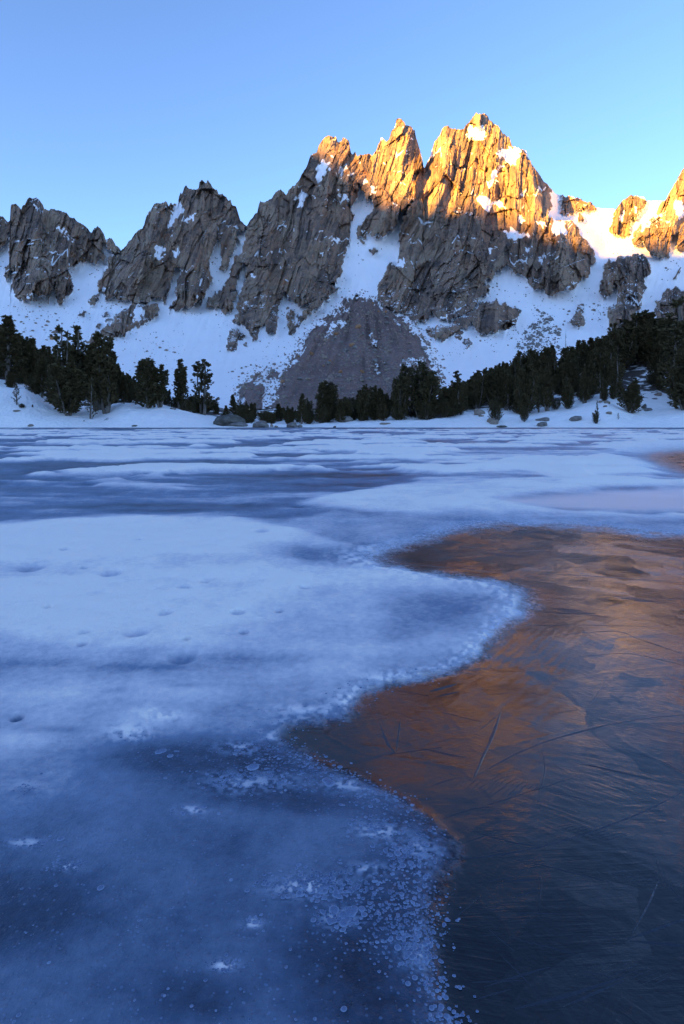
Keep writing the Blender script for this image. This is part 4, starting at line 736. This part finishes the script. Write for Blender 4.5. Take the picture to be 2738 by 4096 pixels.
def boulder_px(us, vb, wpx, hpx, kind, lab, group=None, k=None, depth_=.8, tilt=0.):
    p = shore_find(us/S, vb/S); sx = wpx/S/F*p[1]/2*.9; sz = hpx/S/F*p[1]*.88
    return obj('boulder', SH[kind][RB.randrange(3) if k is None else k], None, p+np.array((0, sx*depth_*.6, sz*.28)), (0, tilt, RB.uniform(-.3, .3)), (sx, sx*depth_, sz*.74), label=lab, category='boulder', group=group)
for b in [(372,1594,76,84,'grey','large rounded grey boulder wedged among the lakeside pines'),(912,1704,146,52,'dark','long dark lichen-spotted boulder at the low end of the snowbank'),(950,1708,90,22,'grey','pale low ledge sloping into the lake beside the dark lichen boulder'),
 (1042,1713,74,36,'grey','cracked grey boulder standing at the ice edge beneath the small round pines'),(1086,1709,18,14,'tan','small stone leaning on the cracked grey shore boulder'),(1104,1711,22,8,'tan','flat little stone next to the cracked grey shore boulder'),
 (1168,1711,50,26,'grey','flat-topped grey boulder at the ice edge'),(1200,1711,24,13,'grey','small block touching the flat-topped grey boulder'),(1272,1689,36,12,'tan','low pale stone under the big round pine'),(1387,1690,60,28,'grey','domed grey boulder on the snow in front of the dome-headed pine'),
 (1541,1700,56,9,'tan','thin flat slab lying in the snow before the fan-shaped pine'),(1340,1712,16,8,'dark','tiny dark stone at the ice edge in front of the domed grey boulder'),(1916,1661,66,28,'tan','broad tan boulder half buried under the dark forest edge'),(1926,1669,34,9,'tan','low stone just below the broad tan boulder'),
 (1974,1699,62,28,'tan','pale boulder sheltered by the spreading low pine'),(2012,1712,52,10,'dark','dark mossy stone lying at the ice line'),(2181,1687,66,18,'grey','flat grey slab on the snow above the sloping shore stone'),(2178,1709,60,22,'grey','sloping grey stone at the ice line under the flat grey slab'),
 (2316,1685,72,22,'grey','long rectangular grey slab beside the small round pine bush'),(2432,1614,30,12,'tan','tan stone on the snow crest at the forest foot'),(2405,1612,24,9,'tan','small tan stone next to another on the snow crest'),(2425,1630,26,8,'tan','thin tan stone below the pair on the snow crest'),
 (2440,1660,44,12,'tan','low stone strip between the round bush and the full-skirted pine'),(2600,1646,40,14,'grey','grey stone past the full-skirted pine'),(2582,1640,24,24,'dark','upright dark stone beside the full-skirted pine'),(2640,1585,46,16,'tan','flat stone on the bare brown ground at the edge of the forest'),(2690,1580,40,18,'grey','grey stone on the bare brown ground near the picture edge'),
 (118,1712,34,10,'tan','low brown stone at the ice line below the snowbank'),(62,1651,32,9,'tan','brown stone in the snow below the leaning sapling'),(533,1707,48,7,'dark','thin dark slab lying on the snowbank near the ice'),(335,1687,12,4,'dark','tiny dark stone on the smooth snowbank'),(915,1707,30,6,'grey','small flat stone in the snow at the ice line before the lichen boulder'),
 (25,1540,46,12,'dark','dark low rock under the tall pine at the picture edge'),(690,1640,30,10,'grey','small rock at the crest of the snowbank by the upright pine')]:
    boulder_px(*b)
def slope_boulders(items, lab, group, kind, parent=None, name='boulder', sink=.15):
    us, vs, ws = np.array([i[:3] for i in items], float).T; y, _, _ = depth(us/S, vs/S); P = P3(us/S, vs/S, y)
    for i in range(len(items)):
        r = ws[i]/S/F*y[i]/2; kd = items[i][3] if len(items[i]) > 3 else kind; lb = items[i][4] if len(items[i]) > 4 else lab
        kw = {} if parent else dict(label=lb, category='boulder', group=group if lb == lab else None)
        obj(name, SH[kd+'_s'][RB.randrange(4)], parent, P[i]+np.array((0, -r*.15, r*.2)), (RB.uniform(-.4, .4), RB.uniform(-.4, .4), RB.uniform(0, 6)), (r, r*RB.uniform(.7, 1), r*RB.uniform(.5, .8)), **kw)
slope_boulders([(219,1332,28,'tan','pale angular boulder just above the orange one on the snow slope'),(243,1334,18,'grey','grey boulder touching the pale angular one on the snow slope'),(210,1357,31,'rust','orange-stained boulder on the snow slope above the pines'),(1749,1536,30,'rust','large orange block on the snow beside the pointed open pine'),(1728,1540,18,'tan','tan block against the large orange block on the snow'),
 (132,1325,17),(143,1295,12),(192,1289,18),(203,1325,12),(223,1257,13),(107,1270,14),(230,1283,11),(185,1304,14),(187,1362,12),(170,1310,9),(178,1322,9),(60,1285,12),(86,1290,14),(95,1296,10),(76,1262,9),(30,1268,10),(120,1250,9),(160,1230,10),(250,1375,12),(165,1265,10),(95,1330,12),(40,1300,10),(589,1408,12),(652,1367,10),(640,1393,18),(668,1404,16),(610,1440,12),(575,1445,12),(545,1470,16),(700,1412,14),
 (930,1489,14),(968,1475,16),(985,1470,12),(1005,1463,14),(971,1496,16),(1020,1485,10),(955,1553,22),(975,1550,24),(1000,1556,20),(985,1540,16),(875,1597,18),(2377,1218,13),(2375,1243,18),(2277,1248,17),(2256,1239,10),(2272,1260,10),(2239,1321,20),(2226,1309,13),(2415,1253,10),(2370,1280,10),(2258,1287,11),(2033,1383,8),(2014,1450,9),(2316,1318,9),(2420,1262,12),(2400,1280,9),(2025,1255,8),(2360,1230,8),(1990,1180,7),(1700,1370,18),(1690,1352,16),(1720,1395,14),(1770,1370,10),(1775,1440,12),(1640,1300,12)],
 'weathered boulder lying on the snow slope below the peaks', 'boulders scattered on the snow slopes', 'tan')
RS = random.Random(21)
# stones of the talus patch on the snow
TAL = np.array([(2140,1225),(2160,1250),(2195,1255),(2215,1270),(2210,1300),(2240,1330),(2215,1380),(2250,1400),(2240,1420),(2170,1425),(2085,1415),(2070,1385),(2090,1330),(2130,1300),(2150,1280)], float)
TM = np.zeros((NV, NU)); fill(TM, TAL.tolist(), 1.)
SM = SC*(1-TM)
def scatter(Mk, u0, u1, v0, v1, n, rng):
    out = []
    while len(out) < n:
        u = rng.uniform(u0, u1, n*4); v = rng.uniform(v0, v1, n*4); k = rng.random(n*4) < samp0(Mk, u, v); out += list(zip(u[k], v[k]))
    return np.array(out[:n])
gr = np.random.default_rng(77)
pts = scatter(TM, 510, 570, 300, 360, 105, gr); slope_boulders([(a*S, b*S, RS.choice((8, 10, 12, 14, 17, 21))) for a, b in pts], 'angular grey stone in the talus patch on the snow above the forest', 'grey stones of the talus patch', 'grey')
cone = [(1199,1520,27,'grey'),(1130,1531,24,'rust'),(1302,1435,24,'tan'),(1409,1385,28,'rust'),(1384,1407,30,'grey'),(1348,1340,24,'rust'),(1364,1372,20,'grey'),(1521,1289,16,'tan'),(1451,1340,18,'grey'),(1301,1436,20,'tan'),(1361,1506,20,'grey'),(1396,1531,18,'grey'),(1444,1512,17,'tan'),(1545,1250,14,'rust'),(1515,1248,12,'rust'),(1500,1405,20,'grey'),(1490,1470,22,'tan'),(1478,1495,18,'grey'),(1640,1375,16,'tan'),(1600,1330,16,'grey')]
pts = scatter(SM, 235, 442, 300, 410, 90, gr); cone += [(a*S, b*S, RS.choice((11, 13, 15, 18, 22, 28)), RS.choice(('grey', 'tan', 'grey', 'tan', 'grey', 'tan', 'tan', 'rust'))) for a, b in pts]
slope_boulders(cone, None, None, 'grey', scree_o, 'block')
# stones too small and too many to pick apart
def rubble(name, uv, wpx, mat, parent=None, label=None):
    g = np.random.default_rng(len(uv)); y, _, _ = depth(uv[:, 0], uv[:, 1]); P = P3(uv[:, 0], uv[:, 1], y); r = wpx/F*y/2
    V0_, F0 = ico(0); nv = len(V0_); n = len(uv)
    V = V0_[None]*(1+g.uniform(-.32, .32, (n, nv, 1)))*(r[:, None]*g.uniform(.6, 1.1, (n, 3)))[:, None, :]+P[:, None, :]+np.array((0, -.1, .15))*r[:, None, None]
    Fc = (F0[None]+(np.arange(n)*nv)[:, None, None]).reshape(-1, 3)
    return obj(name, mesh_np(name, V.reshape(-1, 3), Fc, mat, False), parent, kind='stuff', label=label)
uv = scatter(SM, 233, 444, 294, 412, 4200, gr); cl_ = samp0(blur((GV*0+1)*(fbm(GU/12., GV/7., 131, 3) > .5), 3), uv[:, 0], uv[:, 1])
w_ = np.exp(gr.normal(.42, .45, len(uv)))*(.6+.6*cl_); half = len(uv)//2
rubble('scree_rubble', uv[:half], np.minimum(w_[:half], 3.8), BROWN, scree_o); rubble('scree_rubble', uv[half:half+1600], np.minimum(w_[half:half+1600], 3.4), TAN, scree_o); rubble('scree_rubble', uv[half+1600:], np.minimum(w_[half+1600:], 2.6), GREY, scree_o)
SE = np.clip(blur(SC, 12)*1.3, 0, 1)*(1-SC)*(RM < .5); uv = scatter(SE, 225, 452, 290, 412, 900, gr); rubble('scree_rubble', uv, np.exp(gr.normal(.25, .5, 900)), BROWN, scree_o)
TE = np.clip(blur(TM, 5), 0, 1); uv = scatter(TE, 500, 580, 296, 364, 420, gr); rubble('talus_rubble', uv, np.exp(gr.normal(.25, .4, 420)), GREY, None, 'small grey stones between the larger ones of the talus patch')
LOW = np.clip(np.roll(B14, 26, 0)-B5, 0, 1)*(RM < .5)*(SC < .5)*(fbm(GU/9., GV/5., 141, 3) > .52); LOW += .5*(RM < .5)*np.exp(-((GU-40)/45)**2-((GV-318)/16)**2)*(fbm(GU/6., GV/5., 143, 2) > .48)
LOW += .55*(RM < .5)*np.exp(-((GU-165)/16)**2-((GV-350)/7)**2)+.55*np.exp(-((GU-243)/12)**2-((GV-369)/3)**2)+.5*np.exp(-((GU-150)/22)**2-((GV-372)/9)**2)+.5*(RM < .5)*np.exp(-((GU-600)/14)**2-((GV-312)/10)**2)
LOW = np.clip(LOW, 0, 1)*(GV < 400)*(GV > np.interp(GU, sk[:, 0], sk[:, 1])+9); uv = scatter(LOW, 0, 684, 200, 398, 950, gr); rubble('slope_rubble', uv, np.exp(gr.normal(-.05, .45, 950)), TAN, None, 'small stones sprinkled over the snow below the cliffs')
